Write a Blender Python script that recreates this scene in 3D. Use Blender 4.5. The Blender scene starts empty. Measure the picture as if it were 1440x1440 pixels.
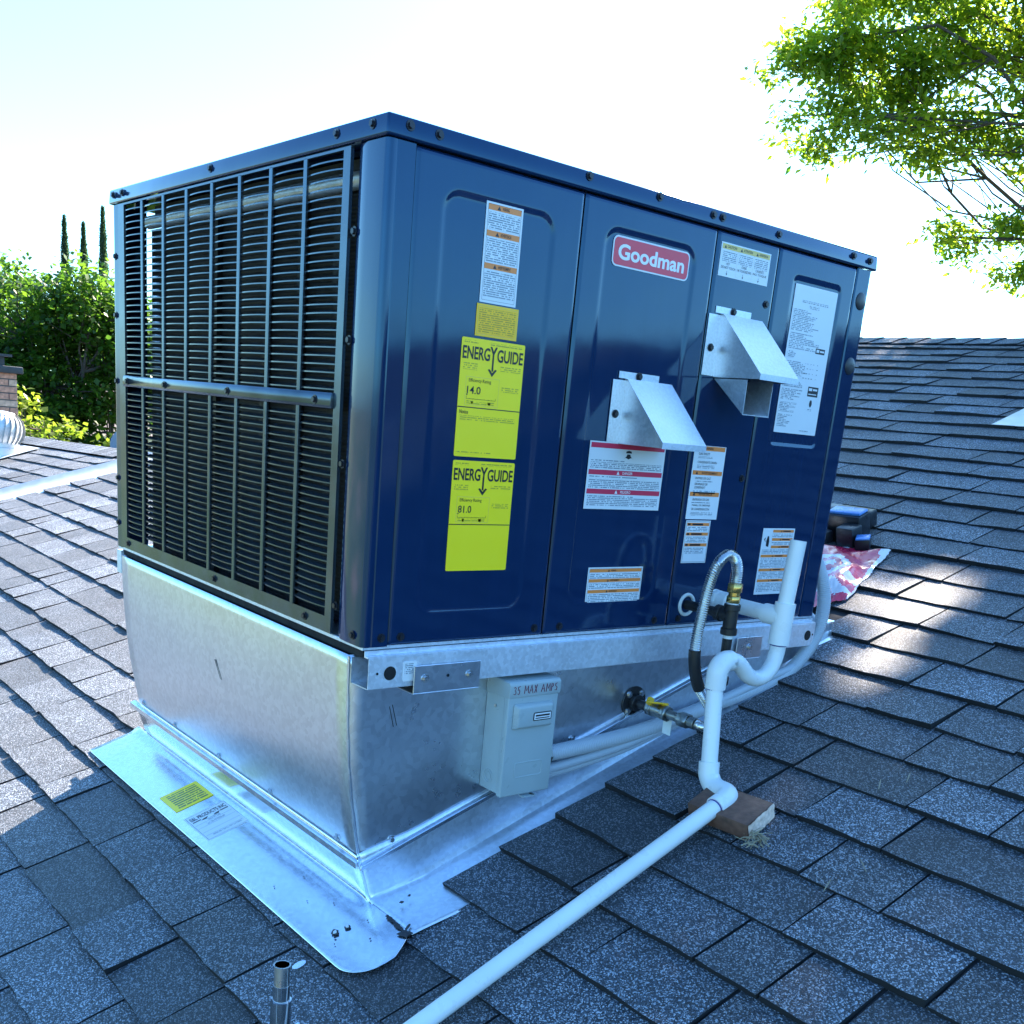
import bpy, bmesh, math, random
import numpy as np
from mathutils import Vector, Matrix

# ------------------------------------------------------------------ camera, world, sun, exposure
sc = bpy.context.scene
COL = sc.collection
CAM_R = ((0.7764186, -0.6236781, 0.0905523), (-0.1066904, -0.2716874, -0.9564534), (0.6211210, 0.7329472, -0.2774836))
CAM_C = (-0.93874, -1.52361, 0.40264)
cd = bpy.data.cameras.new('camera'); cam = bpy.data.objects.new('camera', cd); COL.objects.link(cam)
r0, r1, r2 = (Vector(v) for v in CAM_R)
m = Matrix((( r0.x, -r1.x, -r2.x, CAM_C[0]), (r0.y, -r1.y, -r2.y, CAM_C[1]), (r0.z, -r1.z, -r2.z, CAM_C[2]), (0, 0, 0, 1)))
cam.matrix_world = m
cd.sensor_fit = 'HORIZONTAL'; cd.sensor_width = 36.0; cd.lens = 36.0*1486.17/1440; cd.shift_y = (1017.62-720)/1440
cd.clip_start = 0.05; cd.clip_end = 3000
sc.camera = cam

SUN = Vector((0.705, 0.296, 0.644)).normalized()
w = bpy.data.worlds.new('World'); sc.world = w; w.use_nodes = True
wn = w.node_tree; bg = wn.nodes['Background']
sky = wn.nodes.new('ShaderNodeTexSky'); sky.sky_type = 'NISHITA'; sky.sun_disc = False
sky.sun_elevation = math.asin(SUN.z); sky.sun_rotation = math.atan2(SUN.x, SUN.y)
sky.altitude = 0; sky.air_density = 1.0; sky.dust_density = 0.8; sky.ozone_density = 3.0
tn_ = wn.nodes.new('ShaderNodeMix'); tn_.data_type = 'RGBA'; tn_.blend_type = 'MULTIPLY'; tn_.inputs[0].default_value = 1.0
tn_.inputs[7].default_value = (0.52, 0.87, 1.08, 1)          # clear blue air, the same in every direction
wn.links.new(sky.outputs[0], tn_.inputs[6]); wn.links.new(tn_.outputs[2], bg.inputs[0]); bg.inputs[1].default_value = 0.105
sl = bpy.data.lights.new('sun', 'SUN'); sl.energy = 5.0; sl.angle = math.radians(0.53); sl.color = (1.0, 0.87, 0.73)
so = bpy.data.objects.new('sun', sl); COL.objects.link(so); so.rotation_euler = (-SUN).to_track_quat('-Z', 'Y').to_euler()
so.location = SUN*60
vs = sc.view_settings; vs.view_transform = 'Standard'; vs.look = 'None'; vs.exposure = 2.4; vs.gamma = 1.0
sc.cycles.max_bounces = 8; sc.cycles.use_denoising = True
sc.cycles.sample_clamp_indirect = 6.0

rnd = random.Random(7); nrng = np.random.default_rng(7)
S3 = 1/3.0
def rz(x): return -0.556 + S3*x
RN = Vector((-S3, 0, 1)).normalized()
def RP(x, y, h=0.0): return Vector((x, y, rz(x))) + RN*h
def YV(x): return 5.62 - 0.25*x
def rz2(x, y): return rz(x) - 0.033*(y - YV(x))
RIDGE = 4.72; RIDGE2 = 1.58

# ------------------------------------------------------------------ materials
def mat(name):
    mt = bpy.data.materials.new(name); mt.use_nodes = True
    nt = mt.node_tree; return mt, nt, nt.nodes['Principled BSDF']
def N(nt, t, **kw):
    n = nt.nodes.new(t)
    for k, v in kw.items():
        if k.startswith('i_'):
            n.inputs[k[2:].replace('_', ' ')].default_value = v
        else: setattr(n, k, v)
    return n
def ramp(nt, stops, interp='LINEAR'):
    r = nt.nodes.new('ShaderNodeValToRGB'); cr = r.color_ramp; cr.interpolation = interp
    while len(cr.elements) < len(stops): cr.elements.new(0.5)
    for e, (p, c) in zip(cr.elements, stops):
        e.position = p; e.color = (c[0], c[1], c[2], 1) if not isinstance(c, (int, float)) else (c, c, c, 1)
    return r
def coords(nt): return nt.nodes.new('ShaderNodeTexCoord').outputs['Object']
def noise(nt, co, scale, detail=4, rough=0.55):
    n = N(nt, 'ShaderNodeTexNoise'); n.inputs['Scale'].default_value = scale; n.inputs['Detail'].default_value = detail
    n.inputs['Roughness'].default_value = rough; nt.links.new(co, n.inputs['Vector']); return n
def bump(nt, h, strength, dist, b):
    n = N(nt, 'ShaderNodeBump'); n.inputs['Strength'].default_value = strength; n.inputs['Distance'].default_value = dist
    nt.links.new(h, n.inputs['Height']); nt.links.new(n.outputs[0], b.inputs['Normal']); return n
def mixc(nt, fac, a, b, mode='MIX'):
    n = nt.nodes.new('ShaderNodeMix'); n.data_type = 'RGBA'; n.blend_type = mode
    for i, v in ((0, fac), (6, a), (7, b)):
        if isinstance(v, (int, float)): n.inputs[i].default_value = v
        elif isinstance(v, tuple): n.inputs[i].default_value = (v[0], v[1], v[2], 1)
        else: nt.links.new(v, n.inputs[i])
    return n.outputs[2]
M = {}
def simple(key, col, rough=0.5, metal=0.0, coat=0.0, var=0.15, vscale=9.0, bmp=0.0, bscale=200.0, rvar=0.12):
    mt, nt, b = mat(key); co = coords(nt)
    n1 = noise(nt, co, vscale, 5)
    r = ramp(nt, [(0.3, tuple(c*(1-var) for c in col)), (0.7, tuple(min(1, c*(1+var)) for c in col))])
    nt.links.new(n1.outputs[0], r.inputs[0]); nt.links.new(r.outputs[0], b.inputs['Base Color'])
    n2 = noise(nt, co, vscale*4, 4)
    rr = ramp(nt, [(0.3, max(0.03, rough-rvar)), (0.7, min(1, rough+rvar))]); nt.links.new(n2.outputs[0], rr.inputs[0])
    nt.links.new(rr.outputs[0], b.inputs['Roughness'])
    b.inputs['Metallic'].default_value = metal
    if coat: b.inputs['Coat Weight'].default_value = coat; b.inputs['Coat Roughness'].default_value = 0.06
    if bmp: bump(nt, noise(nt, co, bscale, 3).outputs[0], bmp, 0.002, b)
    M[key] = mt; return mt
# cabinet paint: dark slate enamel, glossy, faintly wavy like thin pressed sheet with dust streaks
def paint(key, col):
    mt, nt, b = mat(key); co = coords(nt)
    mp = N(nt, 'ShaderNodeMapping'); mp.inputs['Scale'].default_value = (10, 10, 1.2); nt.links.new(co, mp.inputs[0])
    st = noise(nt, mp.outputs[0], 3.0, 5, 0.6)
    r = ramp(nt, [(0.35, col), (0.75, tuple(c*1.12+0.0005 for c in col))]); nt.links.new(st.outputs[0], r.inputs[0])
    nt.links.new(r.outputs[0], b.inputs['Base Color'])
    rr = ramp(nt, [(0.3, 0.045), (0.75, 0.10)]); nt.links.new(noise(nt, co, 16, 6, 0.65).outputs[0], rr.inputs[0])
    nt.links.new(rr.outputs[0], b.inputs['Roughness'])
    b.inputs['Specular IOR Level'].default_value = 0.75; b.inputs['Specular Tint'].default_value = (0.32, 0.66, 0.95, 1)
    b.inputs['Coat Weight'].default_value = 0.10; b.inputs['Coat Roughness'].default_value = 0.05; b.inputs['Coat IOR'].default_value = 1.6
    a = noise(nt, co, 5.0, 2, 0.4); f = noise(nt, co, 700, 2, 0.5)
    ad = N(nt, 'ShaderNodeMath', operation='MULTIPLY_ADD'); nt.links.new(f.outputs[0], ad.inputs[0]); ad.inputs[1].default_value = 0.012
    nt.links.new(a.outputs[0], ad.inputs[2])
    bump(nt, ad.outputs[0], 0.10, 0.02, b)
    M[key] = mt
paint('paint', (0.003, 0.016, 0.058))
simple('grille', (0.085, 0.115, 0.145), 0.17, 0.75, var=0.25, rvar=0.06)
# galvanised steel: spangle cells, soft smears
def galv(key, base=0.60, rlo=0.20, rhi=0.42, cell=70.0, dirt=0.25, bs=0.06):
    mt, nt, b = mat(key); co = coords(nt)
    v = N(nt, 'ShaderNodeTexVoronoi'); v.inputs['Scale'].default_value = cell; v.inputs['Randomness'].default_value = 1
    wob = noise(nt, co, cell*0.6, 3); mx = mixc(nt, 0.003, co, wob.outputs[1]); nt.links.new(mx, v.inputs['Vector'])
    bw = N(nt, 'ShaderNodeRGBToBW'); nt.links.new(v.outputs['Color'], bw.inputs[0])
    r1_ = ramp(nt, [(0.2, tuple(base*c*0.93 for c in (0.93, 0.98, 1.05))), (0.8, tuple(min(1, base*c*1.06) for c in (0.93, 0.98, 1.05)))])
    nt.links.new(bw.outputs[0], r1_.inputs[0])
    sm = noise(nt, co, 4.5, 6, 0.62); rs = ramp(nt, [(0.35, 1-dirt), (0.65, 1.0)]); nt.links.new(sm.outputs[0], rs.inputs[0])
    c2 = mixc(nt, 1.0, r1_.outputs[0], rs.outputs[0], 'MULTIPLY'); nt.links.new(c2, b.inputs['Base Color'])
    b.inputs['Metallic'].default_value = 1.0
    sm2 = noise(nt, co, 9, 5, 0.6); mm = N(nt, 'ShaderNodeMath', operation='MULTIPLY_ADD')
    nt.links.new(bw.outputs[0], mm.inputs[0]); mm.inputs[1].default_value = 0.35; nt.links.new(sm2.outputs[0], mm.inputs[2])
    rr = ramp(nt, [(0.35, rlo), (0.95, rhi)]); nt.links.new(mm.outputs[0], rr.inputs[0]); nt.links.new(rr.outputs[0], b.inputs['Roughness'])
    wv = noise(nt, co, 3.2, 2, 0.4); ad = N(nt, 'ShaderNodeMath', operation='MULTIPLY_ADD')
    bump(nt, wv.outputs[0], bs*4, 0.02, b)
    M[key] = mt
galv('galv', 0.78, 0.26, 0.33, 85, 0.03, 0.015)
galv('galv_side', 0.84, 0.28, 0.34, 110, 0.04, 0.012)
galv('galv_bright', 0.82, 0.16, 0.25, 130, 0.05, 0.012)
galv('galv_flash', 0.86, 0.34, 0.44, 130, 0.05, 0.012)
galv('galv_hood', 0.74, 0.34, 0.5, 240, 0.06, 0.02)
galv('galv_rail', 0.84, 0.46, 0.60, 150, 0.06, 0.01)
# asphalt shingle: mineral granules
def shingle_mat():
    mt, nt, b = mat('shingle'); co = coords(nt)
    v = N(nt, 'ShaderNodeTexVoronoi'); v.inputs['Scale'].default_value = 430; nt.links.new(co, v.inputs['Vector'])
    bw = N(nt, 'ShaderNodeRGBToBW'); nt.links.new(v.outputs['Color'], bw.inputs[0])
    r = ramp(nt, [(0.22, (0.005, 0.007, 0.011)), (0.47, (0.026, 0.036, 0.050)), (0.66, (0.068, 0.084, 0.108)), (0.80, (0.34, 0.37, 0.41))])
    nt.links.new(bw.outputs[0], r.inputs[0])
    at = N(nt, 'ShaderNodeAttribute', attribute_name='tint'); 
    c1 = mixc(nt, 1.0, r.outputs[0], at.outputs['Color'], 'MULTIPLY')
    big = noise(nt, co, 7, 5, 0.6); rb = ramp(nt, [(0.32, 0.72), (0.68, 1.18)]); nt.links.new(big.outputs[0], rb.inputs[0])
    c2 = mixc(nt, 1.0, c1, rb.outputs[0], 'MULTIPLY')
    st = noise(nt, co, 28, 4, 0.7); rs = ramp(nt, [(0.60, (1, 1, 1)), (0.72, (0.35, 0.35, 0.37))]); nt.links.new(st.outputs[0], rs.inputs[0])
    c3 = mixc(nt, 0.6, c2, rs.outputs[0], 'MULTIPLY')
    nt.links.new(c3, b.inputs['Base Color']); b.inputs['Roughness'].default_value = 0.58
    b.inputs['Specular IOR Level'].default_value = 0.7
    d = N(nt, 'ShaderNodeTexVoronoi'); d.inputs['Scale'].default_value = 430; nt.links.new(co, d.inputs['Vector'])
    ad = N(nt, 'ShaderNodeMath', operation='SUBTRACT'); nt.links.new(bw.outputs[0], ad.inputs[0]); nt.links.new(d.outputs['Distance'], ad.inputs[1])
    bump(nt, ad.outputs[0], 0.9, 0.0022, b)
    M['shingle'] = mt
shingle_mat()
simple('asphalt_edge_shade', (0.007, 0.008, 0.010), 0.85)  # black cut asphalt, also painted in as the shadow gap under each course
simple('deck', (0.02, 0.02, 0.023), 0.9)
simple('black_gap', (0.006, 0.006, 0.007), 0.85)
simple('screw_black', (0.012, 0.013, 0.018), 0.35)
simple('screw_zinc', (0.62, 0.63, 0.64), 0.3, 1.0)
simple('coil', (0.012, 0.013, 0.016), 0.55, 0.3)
simple('interior', (0.012, 0.013, 0.016), 0.7)
simple('pvc', (0.74, 0.75, 0.74), 0.34, var=0.05, bmp=0.05)
simple('primer', (0.03, 0.03, 0.22), 0.5)
simple('box_grey', (0.34, 0.40, 0.41), 0.36, var=0.05, bmp=0.05, bscale=500)
simple('conduit', (0.40, 0.44, 0.49), 0.42, var=0.06)
simple('iron', (0.018, 0.018, 0.02), 0.42, 0.2, var=0.4, bmp=0.2)
simple('brass', (0.62, 0.42, 0.14), 0.26, 1.0)
simple('steel', (0.58, 0.57, 0.55), 0.26, 1.0)
simple('fitting', (0.30, 0.30, 0.28), 0.34, 1.0, var=0.35)
simple('valve_yellow', (0.80, 0.46, 0.015), 0.4)
simple('tag_clear', (0.62, 0.66, 0.66), 0.35)
simple('tape_black', (0.012, 0.012, 0.014), 0.38)
simple('wood_side', (0.13, 0.062, 0.042), 0.6, var=0.35, vscale=60, bmp=0.3)
simple('wood_end', (0.78, 0.56, 0.44), 0.7, var=0.25, vscale=120, bmp=0.4)
simple('twig', (0.34, 0.29, 0.20), 0.8, var=0.3)
simple('bag_red', (0.62, 0.02, 0.075), 0.25, var=0.2, coat=0.3)
simple('bag_pink', (0.66, 0.10, 0.17), 0.25, var=0.2)
simple('bag_white', (0.80, 0.74, 0.76), 0.25, var=0.06)
simple('tool_black', (0.015, 0.016, 0.02), 0.35)
simple('tool_blue', (0.06, 0.22, 0.55), 0.3)
simple('vent_white', (0.66, 0.67, 0.67), 0.38, 0.4, var=0.06)
simple('brick', (0.58, 0.27, 0.18), 0.85, var=0.35, vscale=25, bmp=0.3)
simple('brick_b', (0.66, 0.40, 0.28), 0.85, var=0.3, vscale=25, bmp=0.3)
simple('mortar', (0.16, 0.14, 0.13), 0.95)
simple('chimney_cap', (0.05, 0.05, 0.055), 0.6)
simple('flash_metal', (0.60, 0.60, 0.60), 0.42, 0.5, var=0.1)
simple('dish', (0.20, 0.22, 0.25), 0.5)
simple('bark', (0.085, 0.065, 0.055), 0.85, var=0.3, vscale=20, bmp=0.5, bscale=60)
simple('stucco', (0.55, 0.50, 0.44), 0.9)
simple('house_white', (0.75, 0.75, 0.74), 0.8)
simple('glass_dark', (0.03, 0.04, 0.05), 0.08)
simple('tile_roof', (0.16, 0.13, 0.12), 0.85, var=0.3)
simple('trim_white', (0.7, 0.7, 0.68), 0.6)
simple('pipe_dark', (0.42, 0.42, 0.43), 0.14, 1.0, var=0.3, rvar=0.05)
simple('sealant', (0.02, 0.02, 0.025), 0.55)
# printed colours
def flat(key, col, rough=0.35): return simple(key, col, rough, var=0.03, rvar=0.05)
flat('lab_white', (0.70, 0.73, 0.75)); flat('lab_yellow', (1.0, 0.74, 0.008)); flat('lab_amber', (1.0, 0.55, 0.006))
flat('lab_orange', (0.80, 0.24, 0.05)); flat('lab_red', (0.62, 0.03, 0.08)); flat('lab_pink', (0.70, 0.055, 0.09))
flat('ink', (0.012, 0.012, 0.015)); flat('ink_red', (0.16, 0.01, 0.04)); flat('lab_gold', (0.72, 0.52, 0.15)); flat('ink_white', (0.8, 0.8, 0.8))
def fine_print(key, paper, ink, pitch=0.0034, cover=0.5):
    mt, nt, b = mat(key)
    uv = N(nt, 'ShaderNodeUVMap'); sep = N(nt, 'ShaderNodeSeparateXYZ'); nt.links.new(uv.outputs[0], sep.inputs[0])
    dv = N(nt, 'ShaderNodeMath', operation='DIVIDE'); nt.links.new(sep.outputs[1], dv.inputs[0]); dv.inputs[1].default_value = pitch
    fr = N(nt, 'ShaderNodeMath', operation='FRACT'); nt.links.new(dv.outputs[0], fr.inputs[0])
    fl = N(nt, 'ShaderNodeMath', operation='FLOOR'); nt.links.new(dv.outputs[0], fl.inputs[0])
    lt = N(nt, 'ShaderNodeMath', operation='LESS_THAN'); nt.links.new(fr.outputs[0], lt.inputs[0]); lt.inputs[1].default_value = 0.55
    cb = N(nt, 'ShaderNodeCombineXYZ'); mu = N(nt, 'ShaderNodeMath', operation='MULTIPLY'); nt.links.new(sep.outputs[0], mu.inputs[0]); mu.inputs[1].default_value = 260
    m7 = N(nt, 'ShaderNodeMath', operation='MULTIPLY'); nt.links.new(fl.outputs[0], m7.inputs[0]); m7.inputs[1].default_value = 7.31
    nt.links.new(mu.outputs[0], cb.inputs[0]); nt.links.new(m7.outputs[0], cb.inputs[1])
    nz = N(nt, 'ShaderNodeTexNoise'); nz.inputs['Scale'].default_value = 1.0; nz.inputs['Detail'].default_value = 2; nt.links.new(cb.outputs[0], nz.inputs['Vector'])
    gt = N(nt, 'ShaderNodeMath', operation='GREATER_THAN'); nt.links.new(nz.outputs[0], gt.inputs[0]); gt.inputs[1].default_value = 1-cover-0.06
    ml = N(nt, 'ShaderNodeMath', operation='MULTIPLY'); nt.links.new(lt.outputs[0], ml.inputs[0]); nt.links.new(gt.outputs[0], ml.inputs[1])
    nt.links.new(mixc(nt, ml.outputs[0], paper, ink), b.inputs['Base Color']); b.inputs['Roughness'].default_value = 0.35
    M[key] = mt
fine_print('print_white', (0.70, 0.73, 0.75), (0.20, 0.24, 0.28))
fine_print('print_yellow', (1.0, 0.74, 0.008), (0.45, 0.36, 0.02))
fine_print('print_amber', (1.0, 0.55, 0.006), (0.48, 0.27, 0.01))
fine_print('print_flange', (1.0, 0.74, 0.008), (0.10, 0.12, 0.02), 0.011, 0.55)
# foliage
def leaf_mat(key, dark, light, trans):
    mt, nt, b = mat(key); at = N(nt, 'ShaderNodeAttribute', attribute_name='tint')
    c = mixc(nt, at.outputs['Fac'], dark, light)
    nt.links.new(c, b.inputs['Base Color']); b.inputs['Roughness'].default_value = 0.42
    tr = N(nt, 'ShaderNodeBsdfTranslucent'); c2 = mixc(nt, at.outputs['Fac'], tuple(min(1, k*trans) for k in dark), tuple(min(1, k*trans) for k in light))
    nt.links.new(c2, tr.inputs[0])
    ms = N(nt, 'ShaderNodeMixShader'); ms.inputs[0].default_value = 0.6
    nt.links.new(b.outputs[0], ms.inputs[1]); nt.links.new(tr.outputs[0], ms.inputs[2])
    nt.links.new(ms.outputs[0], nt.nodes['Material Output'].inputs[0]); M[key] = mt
leaf_mat('leaf_elm', (0.05, 0.115, 0.010), (0.20, 0.25, 0.012), 2.9)
leaf_mat('leaf_maple', (0.018, 0.062, 0.008), (0.085, 0.165, 0.012), 1.8)
leaf_mat('leaf_dark', (0.024, 0.070, 0.014), (0.065, 0.13, 0.016), 1.7)
leaf_mat('leaf_lime', (0.09, 0.15, 0.014), (0.19, 0.24, 0.018), 1.8)
leaf_mat('leaf_cypress', (0.030, 0.065, 0.030), (0.06, 0.11, 0.045), 1.4)
def ground_mat():
    mt, nt, b = mat('ground'); co = coords(nt)
    r = ramp(nt, [(0.3, (0.03, 0.06, 0.015)), (0.5, (0.06, 0.10, 0.025)), (0.62, (0.16, 0.13, 0.08)), (0.75, (0.26, 0.25, 0.23))])
    nt.links.new(noise(nt, co, 0.12, 6, 0.6).outputs[0], r.inputs[0]); nt.links.new(r.outputs[0], b.inputs['Base Color'])
    b.inputs['Roughness'].default_value = 0.9; M['ground'] = mt
ground_mat()

# ------------------------------------------------------------------ mesh helpers
class MB:
    def __init__(s): s.v = []; s.f = []; s.mi = []; s.cur = 0; s.uv = None
    def add(s, vs, fs, tint=None):
        o = len(s.v); s.v += [tuple(p) for p in vs]; s.f += [tuple(i+o for i in f) for f in fs]; s.mi += [s.cur]*len(fs); return s
    def box(s, a, b):
        x0, y0, z0 = a; x1, y1, z1 = b
        return s.add([(x0,y0,z0),(x1,y0,z0),(x1,y1,z0),(x0,y1,z0),(x0,y0,z1),(x1,y0,z1),(x1,y1,z1),(x0,y1,z1)],
              [(0,3,2,1),(4,5,6,7),(0,1,5,4),(1,2,6,5),(2,3,7,6),(3,0,4,7)])
    def obox(s, o, u, v, n, su, sv, sn):      # corner, axes, sizes
        o, u, v, n = Vector(o), Vector(u)*su, Vector(v)*sv, Vector(n)*sn
        return s.add([o,o+u,o+u+v,o+v,o+n,o+u+n,o+u+v+n,o+v+n], [(0,3,2,1),(4,5,6,7),(0,1,5,4),(1,2,6,5),(2,3,7,6),(3,0,4,7)])
    def prism(s, poly, vec):
        n = len(poly); vec = Vector(vec); p = [Vector(q) for q in poly]
        return s.add(p+[q+vec for q in p], [tuple(range(n-1, -1, -1)), tuple(range(n, 2*n))]+[(i, (i+1) % n, n+(i+1) % n, n+i) for i in range(n)])
    def tube(s, path, rad, seg=12, cap=True, hollow=None):
        path = [Vector(p) for p in path]; n = len(path)
        rads = rad if isinstance(rad, (list, tuple)) else [rad]*n
        t0 = (path[1]-path[0]).normalized(); up = Vector((0, 0, 1)) if abs(t0.z) < 0.9 else Vector((1, 0, 0))
        u = t0.cross(up).normalized(); rings = []; vs = []
        for i, p in enumerate(path):
            t = (path[min(i+1, n-1)]-path[max(i-1, 0)])
            t = t.normalized() if t.length > 1e-9 else t0
            u = (u-t*u.dot(t)).normalized(); v = t.cross(u)
            for k in range(seg):
                a = 2*math.pi*k/seg; vs.append(p+(u*math.cos(a)+v*math.sin(a))*rads[i])
        fs = [(i*seg+k, i*seg+(k+1) % seg, (i+1)*seg+(k+1) % seg, (i+1)*seg+k) for i in range(n-1) for k in range(seg)]
        if cap: fs += [tuple(range(seg-1, -1, -1)), tuple((n-1)*seg+k for k in range(seg))]
        return s.add(vs, fs)
    def cyl(s, a, b, r, seg=16, r2=None): return s.tube([a, b], [r, r if r2 is None else r2], seg)
    def grid(s, fn, us, vv):
        nu, nv = len(us), len(vv)
        return s.add([fn(u, v) for v in vv for u in us], [(j*nu+i, j*nu+i+1, (j+1)*nu+i+1, (j+1)*nu+i) for j in range(nv-1) for i in range(nu-1)])
    def build(s, name, mt, parent=None, smooth=False, bev=0.0, seg=2, solid=0.0, angle=35):
        me = bpy.data.meshes.new(name); me.from_pydata(s.v, [], s.f)
        mats = mt if isinstance(mt, (list, tuple)) else [mt]
        for q in mats: me.materials.append(M[q])
        if len(mats) > 1: me.polygons.foreach_set('material_index', s.mi)
        if bev:
            bm = bmesh.new(); bm.from_mesh(me)
            bmesh.ops.remove_doubles(bm, verts=bm.verts, dist=1e-6)
            es = [e for e in bm.edges if len(e.link_faces) == 2 and e.calc_face_angle(0) > math.radians(30)]
            bmesh.ops.bevel(bm, geom=es, offset=bev, segments=seg, profile=0.5, affect='EDGES', clamp_overlap=True)
            bm.to_mesh(me); bm.free()
        if smooth or bev:
            me.polygons.foreach_set('use_smooth', [True]*len(me.polygons)); me.set_sharp_from_angle(angle=math.radians(angle))
        me.update()
        o = link(name, me, parent)
        if solid:
            sm = o.modifiers.new('thickness', 'SOLIDIFY'); sm.thickness = solid; sm.offset = 0
        return o
def par(o, parent):
    if parent is not None:
        o.parent = parent
        if parent.type == 'EMPTY': o.matrix_parent_inverse = Matrix.Translation(-Vector(parent['base']))
def link(name, me, parent=None):
    o = bpy.data.objects.new(name, me); COL.objects.link(o); par(o, parent); return o
def tag(o, label, cat=None, group=None, kind=None):
    o['label'] = label
    if cat: o['category'] = cat
    if group: o['group'] = group
    if kind: o['kind'] = kind
    return o
def thing(name, label, cat, loc, group=None):
    o = bpy.data.objects.new(name, None); COL.objects.link(o); o.location = loc; o['base'] = tuple(loc); o.empty_display_size = 0.1
    return tag(o, label, cat, group)
def spline(pts, n=8):
    pts = [Vector(p) for p in pts]; P = [pts[0]*2-pts[1]]+pts+[pts[-1]*2-pts[-2]]; out = []
    for i in range(1, len(P)-2):
        a, b, c, d = P[i-1:i+3]
        for k in range(n):
            t = k/n; out.append(0.5*((2*b)+(c-a)*t+(2*a-5*b+4*c-d)*t*t+(3*b-a-3*c+d)*t**3))
    out.append(pts[-1]); return out
def lin(a, b, n): return [a+(b-a)*i/(n-1) for i in range(n)]
def place(name, me, parent, loc, axis_n):     # shared mesh whose +Z points along axis_n
    o = link(name, me, parent); q = Vector(axis_n).normalized().to_track_quat('Z', 'Y')
    o.matrix_basis = Matrix.Translation(Vector(loc)) @ q.to_matrix().to_4x4(); return o
def lathe_mesh(name, prof, mt, seg=14):
    b = MB(); vs = []; n = len(prof)
    for r, z in prof:
        for k in range(seg):
            a = 2*math.pi*k/seg; vs.append((r*math.cos(a), r*math.sin(a), z))
    fs = [(i*seg+k, i*seg+(k+1) % seg, (i+1)*seg+(k+1) % seg, (i+1)*seg+k) for i in range(n-1) for k in range(seg)]
    fs += [tuple(range(seg-1, -1, -1)), tuple((n-1)*seg+k for k in range(seg))]
    me = bpy.data.meshes.new(name); me.from_pydata(vs, [], fs); me.materials.append(M[mt])
    me.polygons.foreach_set('use_smooth', [True]*len(me.polygons)); me.set_sharp_from_angle(angle=math.radians(35)); return me
def hexscrew(name, mt, r):
    b = MB(); b.cyl((0,0,0), (0,0,0.0016), r*1.35, 14); b.cyl((0,0,0.0016), (0,0,0.0055), r*0.86, 6)
    me = bpy.data.meshes.new(name); me.from_pydata(b.v, [], b.f); me.materials.append(M[mt]); return me
SCREW = hexscrew('screw', 'screw_black', 0.0058); BOLT = hexscrew('bolt', 'screw_zinc', 0.006)

# lettering: built-in font turned into meshes, first of all so that the graph stays small
def text_mesh(s, bold=0.0, space=1.0):
    cu = bpy.data.curves.new('t', 'FONT'); cu.body = s; cu.size = 1.0; cu.offset = bold; cu.space_character = space; cu.resolution_u = 4
    cu.align_x = 'LEFT'; o = bpy.data.objects.new('t', cu); COL.objects.link(o)
    dg = bpy.context.evaluated_depsgraph_get(); me = bpy.data.meshes.new_from_object(o.evaluated_get(dg))
    vs = [v.co.copy() for v in me.vertices]; fs = [tuple(p.vertices) for p in me.polygons]
    bpy.data.objects.remove(o); bpy.data.curves.remove(cu); bpy.data.meshes.remove(me)
    x0 = min(v.x for v in vs); x1 = max(v.x for v in vs); y0 = min(v.y for v in vs); y1 = max(v.y for v in vs)
    return [((v.x-x0)/(x1-x0), (v.y-y0)/(y1-y0)) for v in vs], fs, (x1-x0)/(y1-y0)
TEXT = {}
for s_, b_ in (('Goodman', 0.028), ('ENERG', 0.02), ('GUIDE', 0.02), ('Y', 0.02), ('14.0', 0.008), ('81.0', 0.008), ('Efficiency Rating', 0.0), ('Notice', 0.01),
               ('WARNING', 0.01), ('AVERTISSEMENT', 0.01), ('ADVERTENCIA', 0.01), ('DANGER', 0.01), ('PELIGRO', 0.01), ('CAUTION', 0.01), ('ATTENTION', 0.01),
               ('CONDENSATE DRAIN', 0.0), ('ENTREE DE GAZ', 0.0), ('DRAINAGE DE', 0.0), ('CONDENSAT', 0.0), ('ENTRADA DE GAS', 0.0), ('PANEL DE DRENAJE', 0.0), ('DE CONDENSACION', 0.0),
               ('HOT', 0.0), ('DO NOT TOUCH', 0.0), ('CHAUD', 0.0), ('NE TOUCHEZ PAS', 0.0), ('CALIENTE', 0.0), ('NO TOQUE', 0.0), ('E&L PRODUCTS INC', 0.015), ('GAS INLET', 0.0)):
    TEXT[s_] = text_mesh(s_, b_)

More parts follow.
